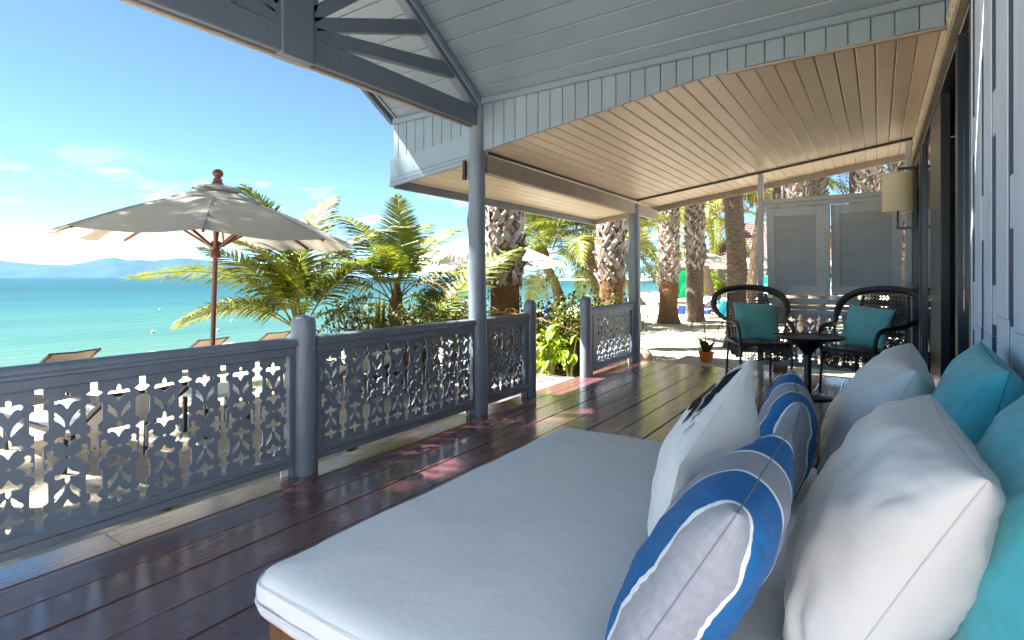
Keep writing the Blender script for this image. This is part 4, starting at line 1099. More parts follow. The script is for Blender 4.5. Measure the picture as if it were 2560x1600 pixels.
def make_chair():
    t = thing('wicker_chair', 'x', 'chair', (0, 0, 0), 'black wicker armchairs')
    half = [(.262, -.27, .40), (.275, -.285, .52), (.285, -.265, .605), (.292, -.20, .645), (.305, -.06, .660), (.345, .08, .685), (.395, .17, .745), (.412, .24, .83), (.375, .30, .925), (.27, .345, .99), (.13, .365, 1.02), (0, .37, 1.028)]
    path = crom(half + [mir(p) for p in half[-2::-1]], 6)
    n = len(path); rad = []
    for i, p in enumerate(path):
        rad.append(.022 + .021 * smooth((p.z - .64) / .2))
    obj('hoop', MB().tube(path, rad, 12, flat=.8), M['wicker'], t, smooth='all')
    for s in (1, -1):
        obj('leg', MB().tube([(s * .262, -.27, .41), (s * .265, -.275, .2), (s * .272, -.285, 0)], .0145, 10), M['blackmetal'], t, smooth=True)
        obj('leg', MB().tube([(s * .235, .25, .44), (s * .245, .275, .2), (s * .25, .30, 0)], .0145, 10), M['blackmetal'], t, smooth=True)
        obj('back_upright', MB().tube([(s * .235, .245, .42), (s * .24, .275, .6), (s * .235, .315, .8), (s * .215, .345, .955)], .014, 8), M['wickerflat'], t, smooth=True)
        obj('arm_brace', MB().tube(crom([(s * .28, -.24, .60), (s * .27, -.16, .615), (s * .25, .02, .60), (s * .238, .262, .585)], 5), .008, 6), M['blackmetal'], t, smooth='all')
        obj('arm_support', MB().tube([(s * .262, -.04, .42), (s * .30, -.02, .645)], .008, 6), M['blackmetal'], t, smooth='all')
    obj('seat', MB().beam((0, -.285, .418), (0, .255, .412), .53, .030, .010), M['wickerflat'], t)
    obj('seat_rim', MB().tube([(-.262, -.275, .425), (-.1, -.292, .427), (.1, -.292, .427), (.262, -.275, .425), (.25, .25, .425), (-.25, .25, .425), (-.262, -.275, .425)], .014, 8), M['wicker'], t, smooth='all')
    # lattice back between the uprights
    def bf(u, v): # v height
        z = v; y = .245 + .125 * smooth((z - .42) / .6) * 1.0 + .0; return (u, y + .012 - .25 * u * u * .3, z)
    obj('back_lattice', lattice(bf, -.222, .222, .44, 1.0, .036, lambda u, v: abs(u) < .225 and v < .995 - .9 * u * u), M['wickerflat'], t)
    # skirts under the seat with a wavy lower edge
    def wave(u): return .285 + .012 * cos(u * 24) - .03 * (1 - (abs(u) / .26) ** 2)
    obj('skirt', lattice(lambda u, v: (u, -.283, v), -.25, .25, .24, .405, .034, lambda u, v: abs(u) < .255 and v > wave(u)), M['wickerflat'], t)
    for s in (1, -1):
        obj('skirt', lattice(lambda u, v, s=s: (s * (.262 - .03 * (u + .26) / .5), u, v), -.26, .24, .24, .405, .034, lambda u, v: v > wave(u)), M['wickerflat'], t)
    obj('skirt', lattice(lambda u, v: (u, .262, v), -.24, .24, .24, .405, .034, lambda u, v: v > wave(u)), M['wickerflat'], t)
    obj('skirt_edge', MB().tube([(u / 100 * .255, -.283, wave(u / 100 * .255)) for u in range(-100, 101, 5)], .007, 6), M['wicker'], t, smooth='all')
    return t
ch = make_chair(); index_kids()
cl_loc, cr_loc = (-1.13, 6.60, 0), (-.115, 6.47, 0)
# front of the chair is local -y
def rz(fx_, fy_): return atan2(fx_, -fy_)
ch.location = cl_loc; ch.rotation_euler = (0, 0, rz(.47, -.88)); ch['label'] = 'black wicker armchair on the left of the small round table'
c2 = copy_tree(ch, cr_loc, rz(-.50, -.86), 'black wicker armchair on the right of the table, next to the wall')
def chair_cushion(loc, ang, label, seed, sh=0):
    Mx = Matrix.Translation(Vector(loc)) @ Matrix.Rotation(ang, 4, 'Z')
    q = [Mx @ Vector(p) for p in ((.23 + sh, .12, .83), (-.225 + sh, .14, .865), (-.235 + sh, -.04, .452), (.225 + sh, -.07, .45))]
    pillow('cushion', q[0], q[1], q[2], q[3], .13, 'teal' if seed == 31 else 'turqc', label, seed=seed, seam='turqseam', N=36, wr_=.006)
M['turqc'] = mat('bright_teal_cloth', (.16, .52, .54), .75, .3, .10, 14, bump=.3, bscale=200, sheen=.3, bdist=.003)
chair_cushion(cl_loc, rz(.47, -.88), 'teal square cushion on the left wicker chair', 31)
chair_cushion(cr_loc, rz(-.50, -.86), 'teal square cushion on the right wicker chair', 33, .0)
tx, ty = -.56, 5.90
tt = thing('side_table', 'small round black pedestal table between the wicker chairs', 'table', (tx, ty, 0))
obj('tabletop', MB().lathe([(.02, .545), (.27, .556), (.305, .568), (.318, .580), (.316, .588), (.306, .588), (.302, .580), (.02, .577)], 48, (tx, ty, 0)), M['tabletop'], tt, smooth=True)
obj('cone', MB().lathe([(.03, .40), (.045, .42), (.075, .46), (.13, .51), (.19, .548)], 32, (tx, ty, 0)), M['tabletop'], tt, smooth=True)
obj('stem', MB().lathe([(.032, .02), (.032, .405)], 20, (tx, ty, 0)), M['blackmetal'], tt, smooth=True)
obj('foot', MB().lathe([(.215, 0), (.215, .010), (.19, .016), (.06, .022), (.04, .03)], 40, (tx, ty, 0)), M['blackmetal'], tt, smooth=True)

# ---------------------------------------------------------------- pot plant, stone
px_, py_ = -2.0, 7.82
pz = -.035
pp = thing('flower_pot', 'orange pot of heliconia with thin red flowers by the end of the deck', 'potted plant', (px_, py_, pz))
obj('pot', MB().lathe([(.075, 0), (.085, .03), (.10, .11), (.108, .115), (.108, .14), (.096, .14), (.09, .12), (.02, .12)], 24, (px_, py_, pz)), M['orangepot'], pp, smooth=True)
def blade(mb, base, tip, w, bend, n=7, fold=.25):
    base = Vector(base); tip = Vector(tip); d = tip - base; side = d.cross(Vector((0, 0, 1)))
    if side.length < 1e-3: side = Vector((1, 0, 0))
    side.normalize(); up = side.cross(d).normalized(); o = len(mb.v)
    for i in range(n + 1):
        t = i / n; c = base + d * t + Vector((0, 0, bend)) * sin(pi * t) * d.length
        hw_ = w / 2 * sin(pi * min(1, t * .93 + .07)) ** .7
        mb.v += [tuple(c - side * hw_ + up * fold * hw_), tuple(c), tuple(c + side * hw_ + up * fold * hw_)]
    mb.f += [(o + 3 * i + a, o + 3 * i + a + 1, o + 3 * i + a + 4, o + 3 * i + a + 3) for i in range(n) for a in (0, 1)]
pr2 = random.Random(2)
for i in range(11):
    a = i * 2.4; q = pr2.uniform(.08, .17); h = pr2.uniform(.10, .22)
    mb = MB(); blade(mb, (px_ + .03 * cos(a), py_ + .03 * sin(a), pz + .12), (px_ + q * cos(a), py_ + q * sin(a), pz + .12 + h), .085, .12); obj('leaf', mb, M['leafdark'] if 'leafdark' in M else M['leaf'], pp)
M['helic'] = mat('heliconia_leaf', (.10, .20, .02), .4, .5, .3, 4, base2=(.17, .27, .03), trans=.4)
mb = MB(); blade(mb, (px_, py_, pz + .14), (px_ - .05, py_ - .02, pz + .62), .11, .0, 9); obj('leaf', mb, M['helic'], pp)
for i, (dx, dz) in enumerate(((-.10, .72), (-.21, .50), (.06, .70), (.10, .74), (.17, .46), (.22, .52), (-.03, .80))):
    hx, hy = cos(YAW), sin(YAW)
    top = Vector((px_ + dx * hx, py_ + dx * hy, pz + dz))
    mb = MB().tube([(px_ + dx * .2, py_, pz + .12), (px_ + dx * .6 * hx, py_ + dx * .6 * hy, pz + .12 + (dz - .12) * .6), tuple(top - Vector((0, 0, .06)))], .0035, 5); st = obj('stem', mb, M['stem'], pp)
    mb = MB()
    for k in range(5):
        a = k * 1.9; blade(mb, top - Vector((0, 0, .06 - .012 * k)), top + Vector((.05 * cos(a), .05 * sin(a), .0 + .02 * k)), .014, .05, 3)
    obj('flower', mb, M['redflower'], pp)
o = obj('rounded_stone', MB().lathe([(.10, -.06), (.145, 0), (.15, .07), (.13, .15), (.09, .21), (.04, .24), (.004, .245)], 24, (0, 0, 0), wob=lambda a, z: 1 + .08 * sin(2 * a + 1) + .05 * sin(3 * a + z * 9)), M['stone'], smooth='all', loc=(-2.84, 7.55, -.10), scale=(1, 1, .95))
tag(o, 'rounded brown stone standing at the foot of the far log post', 'stone')

# ---------------------------------------------------------------- umbrellas
def umbrella(loc, Rr, zc, ze, ground, label, m='umbrella', n=8, rot=0.0, pole='redwood', tiers=2, group='beach umbrellas', parts=True, finial=True, pole_r=.026, sag=.10):
    x, y = loc; t = thing('umbrella', label, 'umbrella', (x, y, ground), group)
    def ring_pt(q, a, r, zoff=0, sg=sag):
        # q 0..1 from hub to edge; a in sectors
        k = a * n / (2 * pi); fr = k - math.floor(k); s = sin(pi * fr)
        z = zc + (ze - zc) * (q ** 1.12) - s * sg * q * q * .45 * (1 - .0) + .03 * sin(pi * q)
        rr = r * q * (1 - .055 * s * q)
        return (x + rr * cos(a + rot), y + rr * sin(a + rot), z + zoff)
    NA = n * 8; NQ = 12
    def shell(q0, q1, zo, scal=0.0):
        mb = MB()
        for i in range(NQ + 1):
            q = q0 + (q1 - q0) * i / NQ
            for k in range(NA):
                a = 2 * pi * k / NA; p = ring_pt(q, a, Rr, zo)
                if scal and i == NQ:
                    fr = (a * n / (2 * pi)) % 1; p = (p[0], p[1], p[2] - scal * (1 + .6 * sin(2 * pi * fr * 1.0 + 1)))
                mb.v.append((p[0], p[1], p[2] + .006 * mn.noise(Vector((p[0] * 5, p[1] * 5, i)))))
        mb.f = [(i * NA + k, i * NA + (k + 1) % NA, (i + 1) * NA + (k + 1) % NA, (i + 1) * NA + k) for i in range(NQ) for k in range(NA)]
        return mb
    c = obj('canopy', shell(.09, 1.0, 0), M[m], t, smooth='all')
    if tiers:
        obj('vent_flap', shell(.03, .30, .035, .03), M[m], t, smooth='all')
        obj('vent_flap', shell(.02, .17, .10, .026), M[m], t, smooth='all')
    if parts:
        for k in range(n):
            a = 2 * pi * k / n
            p0 = ring_pt(.08, a, Rr, -.022); pm = ring_pt(.5, a, Rr, -.022); p1 = ring_pt(.985, a, Rr, -.022)
            obj('rib', MB().beam(p0, pm, .022, .030, .003).beam(pm, p1, .022, .030, .003), M[pole], t)
            hub2 = (x + .04 * cos(a + rot), y + .04 * sin(a + rot), zc - (zc - ze) * 1.16); pj = ring_pt(.44, a, Rr, -.04)
            obj('strut', MB().beam(hub2, pj, .020, .026, .003), M[pole], t)
            sm2 = MB().tube([ring_pt(q, a, Rr, .004) for q in (.1, .3, .5, .7, .9, 1.0)], .0035, 4); obj('canopy_seam', sm2, M[m], t)
        obj('hub', MB().lathe([(.03, 0), (.055, .02), (.055, .09), (.04, .11), (.055, .13), (.055, .20), (.03, .21)], 16, (x, y, zc - (zc - ze) * 1.16 - .14)), M[pole], t, smooth=True)
    obj('pole', MB().lathe([(pole_r, ground - z_) if False else (pole_r, 0) for z_ in (0,)] + [(pole_r, zc - ground + .02)], 16, (x, y, ground)), M[pole], t, smooth=True)
    if finial:
        obj('finial', MB().lathe([(.030, 0), (.058, .01), (.062, .03), (.045, .045), (.05, .06), (.052, .072), (.030, .085), (.040, .10), (.056, .12), (.058, .145), (.045, .175), (.02, .188), (.002, .19)], 20, (x, y, zc + .075)), M[pole], t, smooth='all')
    return t
ux, uy = camdir(527, 6.2)
gz = lambda x, y: ground_z(x, y)
u1 = umbrella((ux, uy), 1.54, 2.13, 1.585, gz(ux, uy), 'cream canvas parasol with red wooden pole and ball finial beyond the left railing', rot=radians(14), sag=.11)
u1.rotation_euler = (radians(-1.2), radians(1.0), 0)
ux2, uy2 = camdir(1205, 10.0)
umbrella((ux2, uy2), 1.60, 1.93, 1.36, gz(ux2, uy2), 'bright white parasol partly hidden behind the near log post and thick palm trunk', m='umbwhite', rot=.2, tiers=0)
ux3, uy3 = camdir(1087, 15.0)
umbrella((ux3, uy3), 1.6, 1.95, 1.32, gz(ux3, uy3), 'pale parasol with red pole half hidden by the young palms', rot=.5, tiers=0)
for i, (px, d, lab) in enumerate(((1765, 27, 'white parasol behind the pair of thick trunks, left of the ringed trunk'), (1842, 29.5, 'lower white parasol behind the leaning ringed trunk'), (1880, 33, 'farthest white parasol just left of the screen post'))):
    x, y = camdir(px, d); zt = CAM_H + (693 - (632, 641, 640)[i]) * d / F_PX
    umbrella((x, y), 1.75, zt, zt - .62, gz(x, y), lab, m='umbwhite', rot=.3 * i, tiers=0, pole_r=.04, pole='white' if i == 1 else 'redwood')

# ---------------------------------------------------------------- loungers on the beach
def make_lounger(cushion=False):
    t = thing('sun_lounger', 'x', 'sun lounger', (0, 0, 0), 'sun loungers on the beach')
    # foot end at -x (towards the sea), head end raised at +x
    for s in (.88, -.88):
        obj('side_rail', MB().beam((-1.25, s * .32, .30), (.25, s * .32, .30), .03, .04).beam((.20, s * .32, .31), (.78, s * .32, .66), .03, .035), M['darkframe'], t)
        obj('leg', MB().beam((-1.0, s * .32, 0), (-1.05, s * .32, .282), .03, .03), M['darkframe'], t)
        obj('leg', MB().beam((.10, s * .32, 0), (.12, s * .32, .282), .03, .03), M['darkframe'], t)
    obj('crossbar', MB().tube([(.785, -.295, .672), (.80, 0, .66), (.785, .295, .672)], .014, 6), M['darkframe'], t)
    mb = MB(); n = 14; 
    prof = [(-1.25, .318)] + [(-1.25 + 1.45 * i / 6, .31 - .012 * sin(pi * i / 6)) for i in range(1, 7)] + [(.20 + .56 * i / 6, .325 + .33 * i / 6 - .03 * sin(pi * i / 6)) for i in range(1, 7)]
    for a, b in prof:
        for k in range(5): mb.v.append((a + (.012 * sin(pi * k / 4) if a > .7 else 0), -.265 + .1325 * k, b - .012 * sin(pi * k / 4)))
    m_ = len(prof); mb.f = [(i * 5 + k, (i + 1) * 5 + k, (i + 1) * 5 + k + 1, i * 5 + k + 1) for i in range(m_ - 1) for k in range(4)]
    obj('sling', mb, M['cushbeach'] if cushion else M['sling'], t, smooth='all')
    return t
lg = make_lounger(); index_kids()
LP = [(-9.25, 2.42, 12, 'tan sling lounger at the far left, its back just above the railing'), (-10.26, 4.69, 10, 'tan sling lounger directly behind the umbrella pole'), (-10.9, 6.4, 5, 'tan sling lounger beside the first young palm'),
      (-12.3, 12.4, -18, 'tan sling lounger left of the near log post among the shrubs, left one'), (-11.4, 13.4, -30, 'tan sling lounger close to the near log post, right one'), (-9.0, 9.0, 6, 'tan sling lounger low behind the second young palm')]
for i, (x, y, a, lab) in enumerate(LP):
    if i == 0: o = lg; o.location = (x, y, gz(x, y)); o.rotation_euler = (0, 0, radians(a)); o['label'] = lab
    else: copy_tree(lg, (x, y, gz(x, y)), radians(a), lab)
lg2 = make_lounger(True); index_kids()
o = lg2; x, y = -5.2, 1.75; o.location = (x, y, gz(x, y)); o.rotation_euler = (0, 0, radians(4)); o['label'] = 'lounger with white cover nearest the railing, seen through its cut-outs'; 
copy_tree(lg2, (-5.35, 4.35, gz(-5.35, 4.35)), radians(-6), 'lounger with white cover beyond the umbrella, seen through the fretwork')
x, y = camdir(1795, 19.5); copy_tree(lg2, (x, y, gz(x, y)), radians(75), 'white lounger on the sand right of the two thick trunks')
x, y = camdir(1742, 23); copy_tree(lg2, (x, y, gz(x, y)), radians(60), 'white lounger behind the two thick trunks')
x, y = camdir(1612, 36); copy_tree(lg, (x, y, gz(x, y)), radians(115), 'far tan lounger standing by the waterline right of the far log post')
# small side table beside the near lounger
x, y = -5.35, 2.75
st = thing('side_table', 'white low side table between the loungers outside the railing', 'table', (x, y, gz(x, y)))
z = gz(x, y); obj('tabletop', MB().beam((x - .25, y, z + .38), (x + .25, y, z + .38), .5, .04, .006), M['cushbeach'], st)
for sx in (-.2, .2):
    for sy in (-.2, .2): obj('leg', MB().beam((x + sx, y + sy, z), (x + sx, y + sy, z + .358), .035, .035, .003, up=(0, 1, 0)), M['darkframe'], st)
# folded navy parasols / towels
for i, (px, d, h, lean, lab) in enumerate(((1372, 12.5, .55, .10, 'navy blue folded cloth leaning behind the green bush'), (1563, 12.6, .95, .02, 'navy blue folded parasol just left of the far log post'))):
    x, y = camdir(px, d); z = gz(x, y)
    if i == 0: z = .05; 
    mb = MB().lathe([(.05, 0), (.14, .08), (.13, h * .4), (.09, h * .75), (.03, h), (.004, h + .02)], 16, (x, y, z), wob=lambda a, z: 1 + .18 * sin(5 * a))
    t = thing('folded_parasol', lab, 'parasol', (x, y, gz(x, y))); obj('cloth', mb, M['navy'], t, smooth='all')
    obj('pole', MB().tube([(x, y, gz(x, y)), (x, y, z + h)], .02, 8), M['redwood'], t)
x, y = camdir(1556, 20); 
# blue bins/towels by the thick trunks
for i, (px, d, lab) in enumerate(((1706, 21, 'small bright blue box on the sand between the two thick trunks'), (1767, 21, 'small bright blue box on the sand right of the thick trunks'))):
    x, y = camdir(px, d); o = obj('box', MB().beam((x, y, gz(x, y)), (x, y, gz(x, y) + .32), .26, .26, .02, up=(0, 1, 0)), M['bluebox'] if 'bluebox' in M else M['navy']); tag(o, lab, 'box')
M['aqua'] = mat('aqua_towel', (.02, .32, .48), .8, .2, .2, 6, base2=(.03, .45, .62))
x, y = camdir(1808, 19); z = gz(x, y)
mb = MB(); 
for i in range(9):
    for j in range(7): mb.v.append((x + (i - 4) * .05 * cos(YAW), y + (i - 4) * .05 * sin(YAW) + .05 * sin(j + i), z + .62 - .09 * j + .02 * sin(i * 1.7)))
mb.f = [(i * 7 + j, i * 7 + j + 1, i * 7 + j + 8, i * 7 + j + 7) for i in range(8) for j in range(6)]
tag(obj('towel', mb, M['aqua'], smooth='all'), 'aqua patterned towel hanging on a lounger left of the wicker chair', 'towel')
# green banner
x, y = camdir(1700, 24); z = 0
t = thing('banner', 'bright green sheet hanging between the two thick trunks', 'banner', (x, y, gz(x, y)))
mb = MB(); NXb, NYb = 20, 24
for i in range(NXb):
    for j in range(NYb):
        u = i / (NXb - 1); v = j / (NYb - 1)
        w_ = (.62 - .14 * v); zz = CAM_H + (693 - 674) * 24 / F_PX - v * (1.08 + .18 * u)
        mb.v.append((x + (u - .5) * w_ * 1.2 * cos(YAW) + .05 * sin(v * 9 + u * 4), y + (u - .5) * w_ * 1.2 * sin(YAW) + .07 * sin(u * 12 + v * 5) * (0.3 + v), zz - .05 * abs(sin(u * pi))))
mb.f = [(i * NYb + j, i * NYb + j + 1, (i + 1) * NYb + j + 1, (i + 1) * NYb + j) for i in range(NXb - 1) for j in range(NYb - 1)]
obj('cloth', mb, M['green'], t, smooth='all'); obj('pole', MB().tube([(x + .45 * cos(YAW), y + .45 * sin(YAW), -.5), (x + .45 * cos(YAW), y + .45 * sin(YAW), 1.6)], .03, 8), M['redwood'], t)

# ---------------------------------------------------------------- palm fronds (a few kinds, shared by all palms)
def frond_mesh(name, L, droop, leaf_len, npair, seed, ragged=.12, vee=.5, mats=('frond', 'rachis'), width=.034, lift=.0, droopleaf=.35, dry=.0):
    """a feather frond growing along +x and arching down; leaflets are folded strips"""
    rnd = random.Random(seed); mb = MB(); pts = []
    for i in range(17):
        t = i / 16; pts.append(Vector((L * (t - .10 * droop * t * t * t), 0, L * (lift * t + .14 * sin(pi * t * .8) - droop * t ** 2.1))))
    mb.tube(pts, [.020 * (1 - .85 * i / 16) * (L / 2.4) ** .7 + .002 for i in range(17)], 5)
    nfr = len(mb.f)
    for i in range(npair):
        t = .22 + .78 * (i / (npair - 1)) ** .92; k = t * 16; a = min(15, int(k)); p = pts[a].lerp(pts[a + 1], k - a); d = (pts[a + 1] - pts[a]).normalized()
        ll = 1.2 * leaf_len * (sin(pi * (.16 + .80 * t)) ** .75) * rnd.uniform(1 - ragged, 1 + ragged * .5)
        if t > .93: ll *= .75
        for s in (1, -1):
            if rnd.random() < ragged * .35: continue
            side = Vector((0, s, 0)); up = side.cross(d) * s; up = Vector((0, 0, 1)) if up.length < .1 else up.normalized()
            if up.z < 0: up = -up
            sweep = .18 + .75 * t * t
            dirv = (side + d * sweep + up * (vee * (1 - .5 * t) + rnd.uniform(-.16, .16))).normalized()
            w = width * rnd.uniform(.8, 1.15) * (L / 2.4) ** .3; q = [p]; cur = p.copy(); dv = dirv.copy()
            for seg in range(3):
                dv = (dv + Vector((0, 0, -droopleaf * (.4 + .6 * seg) * rnd.uniform(.6, 1.4)))).normalized() if seg else dv
                cur = cur + dv * ll / 3; q.append(cur.copy())
            wd = d.cross(dirv).cross(dirv).normalized(); wd = d * .8 + up * .3 * rnd.uniform(-1, 1); wd.normalize()
            o = len(mb.v); ws = (w * .35, w * .5, w * .38, .0)
            for c, hw_ in zip(q, ws):
                if hw_: mb.v += [tuple(c - wd * hw_), tuple(c + wd * hw_)]
                else: mb.v.append(tuple(c))
            mb.f += [(o, o + 1, o + 3, o + 2), (o + 2, o + 3, o + 5, o + 4), (o + 4, o + 5, o + 6)]
    me = mb.mesh(name, [M[mats[0]], M[mats[1]]], recalc=False)
    for i in range(nfr): me.polygons[i].material_index = 1
    return me
FR = [frond_mesh('frond', 2.5, .30, .62, 80, 1, vee=.3), frond_mesh('frond', 2.5, .55, .60, 80, 2, vee=.25, droopleaf=.5), frond_mesh('frond', 2.5, .10, .60, 80, 3, vee=.3, droopleaf=.2),
      frond_mesh('frond', 2.5, .85, .58, 56, 4, ragged=.3, vee=.3, droopleaf=.6)]
FRY = [frond_mesh('frond', 2.5, .35, .62, 70, 5, mats=('frondyellow', 'rachis')), frond_mesh('frond', 2.5, .65, .62, 70, 6, mats=('frondyellow', 'rachis'), droopleaf=.6)]
FRD = [frond_mesh('frond', 2.3, .95, .5, 34, 7, mats=('dry', 'dry'), ragged=.6, droopleaf=.8)]
def add_frond(t, kind, base, az, el, sc, roll=0.0, name='frond'):
    o = bpy.data.objects.new(name, kind); COL.objects.link(o); o.parent = t
    o.location = Vector(base) - t.location
    o.rotation_mode = 'QUATERNION'
    q = Euler((0, 0, az)).to_quaternion() @ Euler((0, -el, 0)).to_quaternion() @ Euler((roll, 0, 0)).to_quaternion()
    o.rotation_quaternion = q; o.scale = (sc, sc, sc); return o
def young_palm(x, y, label, specs, seed, z0=None, tall=False):
    rnd = random.Random(seed); z = gz(x, y) if z0 is None else z0
    t = thing('coconut_palm', label, 'palm', (x, y, z))
    obj('trunk', MB().lathe([(.12, -.1), (.13, .1), (.11, .3), (.07, .5), (.03, .7)], 14, (x, y, z), wob=lambda a, zz: 1 + .12 * sin(3 * a + zz * 8)), M['fibre'], t, smooth='all')
    if tall: obj('trunk', MB().lathe([(.11, -.9), (.09, -.5), (.085, 0), (.07, .2)], 12, (x, y, z), wob=lambda a, zz: 1 + .12 * sin(3 * a + zz * 8)), M['bark'], t, smooth='all')
    for (pa, el, sc, kd) in specs:
        # pa: azimuth relative to the photo's right-hand direction, degrees; 90 = away from the camera
        az = radians(pa) + YAW
        kinds = {'g': FR[0], 'd': FR[1], 'u': FR[2], 'r': FR[3], 'y': FRY[0], 'Y': FRY[1], 'x': FRD[0]}
        add_frond(t, kinds[kd], (x + .05 * cos(az), y + .05 * sin(az), z + rnd.uniform(.25, .45)), az, radians(el), sc, rnd.uniform(-.5, .5))
    return t
ax_, ay_ = camdir(748, 8.0)
young_palm(ax_, ay_, 'young coconut palm with low arching fronds right behind the parasol pole', [
    (172, 60, .92, 'g'), (188, 44, .85, 'd'), (184, 16, .66, 'y'), (166, 70, 1.0, 'u'), (60, 84, .86, 'g'), (28, 68, .86, 'd'), (-5, 48, .78, 'g'), (-20, 30, .66, 'r'),
    (262, 76, .70, 'd'), (222, 56, .72, 'g'), (196, 30, .62, 'd')], 5, z0=-.02)
bx_, by_ = camdir(992, 8.4)
young_palm(bx_, by_, 'young coconut palm with tall upright fronds between the short post and near log post', [
    (95, 86, .66, 'u'), (158, 62, .74, 'g'), (178, 44, .72, 'g'), (190, 22, .66, 'd'), (205, 8, .55, 'r'), (20, 62, .66, 'g'), (0, 30, .62, 'd'), (-20, 10, .5, 'r'),
    (270, 60, .60, 'd'), (235, 30, .60, 'g'), (70, 70, .70, 'd'), (330, 34, .55, 'x')], 6, z0=.42, tall=True)
cx_, cy2 = camdir(1070, 7.9)
young_palm(cx_, cy2, 'slanting young palm with browned tips left of the near log post', [
    (35, 74, .88, 'r'), (14, 62, .92, 'g'), (70, 76, .74, 'd'), (5, 48, .8, 'x'), (160, 70, .6, 'x')], 9)
# spear leaves
mb = MB()
for dx in (-.05, .0, .05): 
    x, y = camdir(950 + dx * 120, 7.3); blade(mb, (x, y, -.2), (x + dx * .8, y, 1.02 - abs(dx) * 2), .085, .0, 8, .4)
t_ = obj('spear_leaf', mb, M['frondyellow']); tag(t_, 'bright green upright spear leaves in front of the second young palm', 'plant')

# ---------------------------------------------------------------- tall palms
def boot_mesh():
    mb = MB(); # a split leaf base: wide at the trunk, narrowing, curving outward
    n = 5
    for i in range(n + 1):
        t = i / n; w = .062 * (1 - .55 * t); z = .25 * t; out = .004 + .040 * t ** 1.6; th = .022 * (1 - .5 * t)
        mb.v += [(-w, out, z), (0, out + th + .018 * (1 - t), z), (w, out, z), (0, out - .012, z)]
    mb.f = [(i * 4 + k, i * 4 + (k + 1) % 4, i * 4 + 4 + (k + 1) % 4, i * 4 + 4 + k) for i in range(n) for k in range(4)] + [(n * 4, n * 4 + 1, n * 4 + 2, n * 4 + 3)]
    return mb.mesh('leaf_base', M['boot'])
BOOT = boot_mesh()
def trunk_curve(x, y, z0, h, lean, bow):
    out = []
    for i in range(33):
        t = i / 32; out.append(Vector((x + lean[0] * t + bow[0] * sin(pi * t), y + lean[1] * t + bow[1] * sin(pi * t), z0 + h * t)))
    return out
def trunk_mesh(pts, rfun, seed, ring=.11, amp=.012, n=24, sub=7):
    rnd = random.Random(seed); mb = MB(); P = []
    for a, b in zip(pts, pts[1:]):
        for k in range(sub): P.append(a.lerp(b, k / sub))
    P.append(pts[-1]); L0 = 0
    o3 = Vector((seed * 3.7, 1, 2))
    for i, p in enumerate(P):
        if i: L0 += (P[i] - P[i - 1]).length
        r = rfun(p.z - pts[0].z)
        for k in range(n):
            a = 2 * pi * k / n
            ph = ((L0 + .035 * sin(a * 2 + seed) + .02 * sin(5 * a)) / ring) % 1
            rr = r + amp * (1 - ph) + amp * 1.2 * mn.noise(o3 + Vector((cos(a) * 3, sin(a) * 3, L0 * 9))) + amp * 1.5 * mn.noise(o3 + Vector((cos(a) * 1.2, sin(a) * 1.2, L0 * 1.5)))
            mb.v.append((p.x + rr * cos(a), p.y + rr * sin(a), p.z))
    m_ = len(P); mb.f = [(i * n + k, i * n + (k + 1) % n, (i + 1) * n + (k + 1) % n, (i + 1) * n + k) for i in range(m_ - 1) for k in range(n)]
    return mb
def crown(t, c, nf, sc, seed, kinds=None, dead=2, tilt=(0, 0)):
    rnd = random.Random(seed); kinds = kinds or [FR[0], FR[1], FR[0], FR[3]]
    for i in range(nf):
        az = i * 2.399 + rnd.uniform(-.2, .2); el = 75 - 100 * ((i + .5) / nf) + rnd.uniform(-8, 8)
        kd = FR[2] if el > 50 else kinds[i % len(kinds)]
        add_frond(t, kd, (c[0] + .12 * cos(az), c[1] + .12 * sin(az), c[2] + rnd.uniform(-.1, .15)), az, radians(el), sc * rnd.uniform(.88, 1.1), rnd.uniform(-.4, .4))
    for i in range(dead):
        az = rnd.uniform(0, 6.28); add_frond(t, FRD[0], (c[0], c[1], c[2] - .2), az, radians(-35), sc * .8, 0)
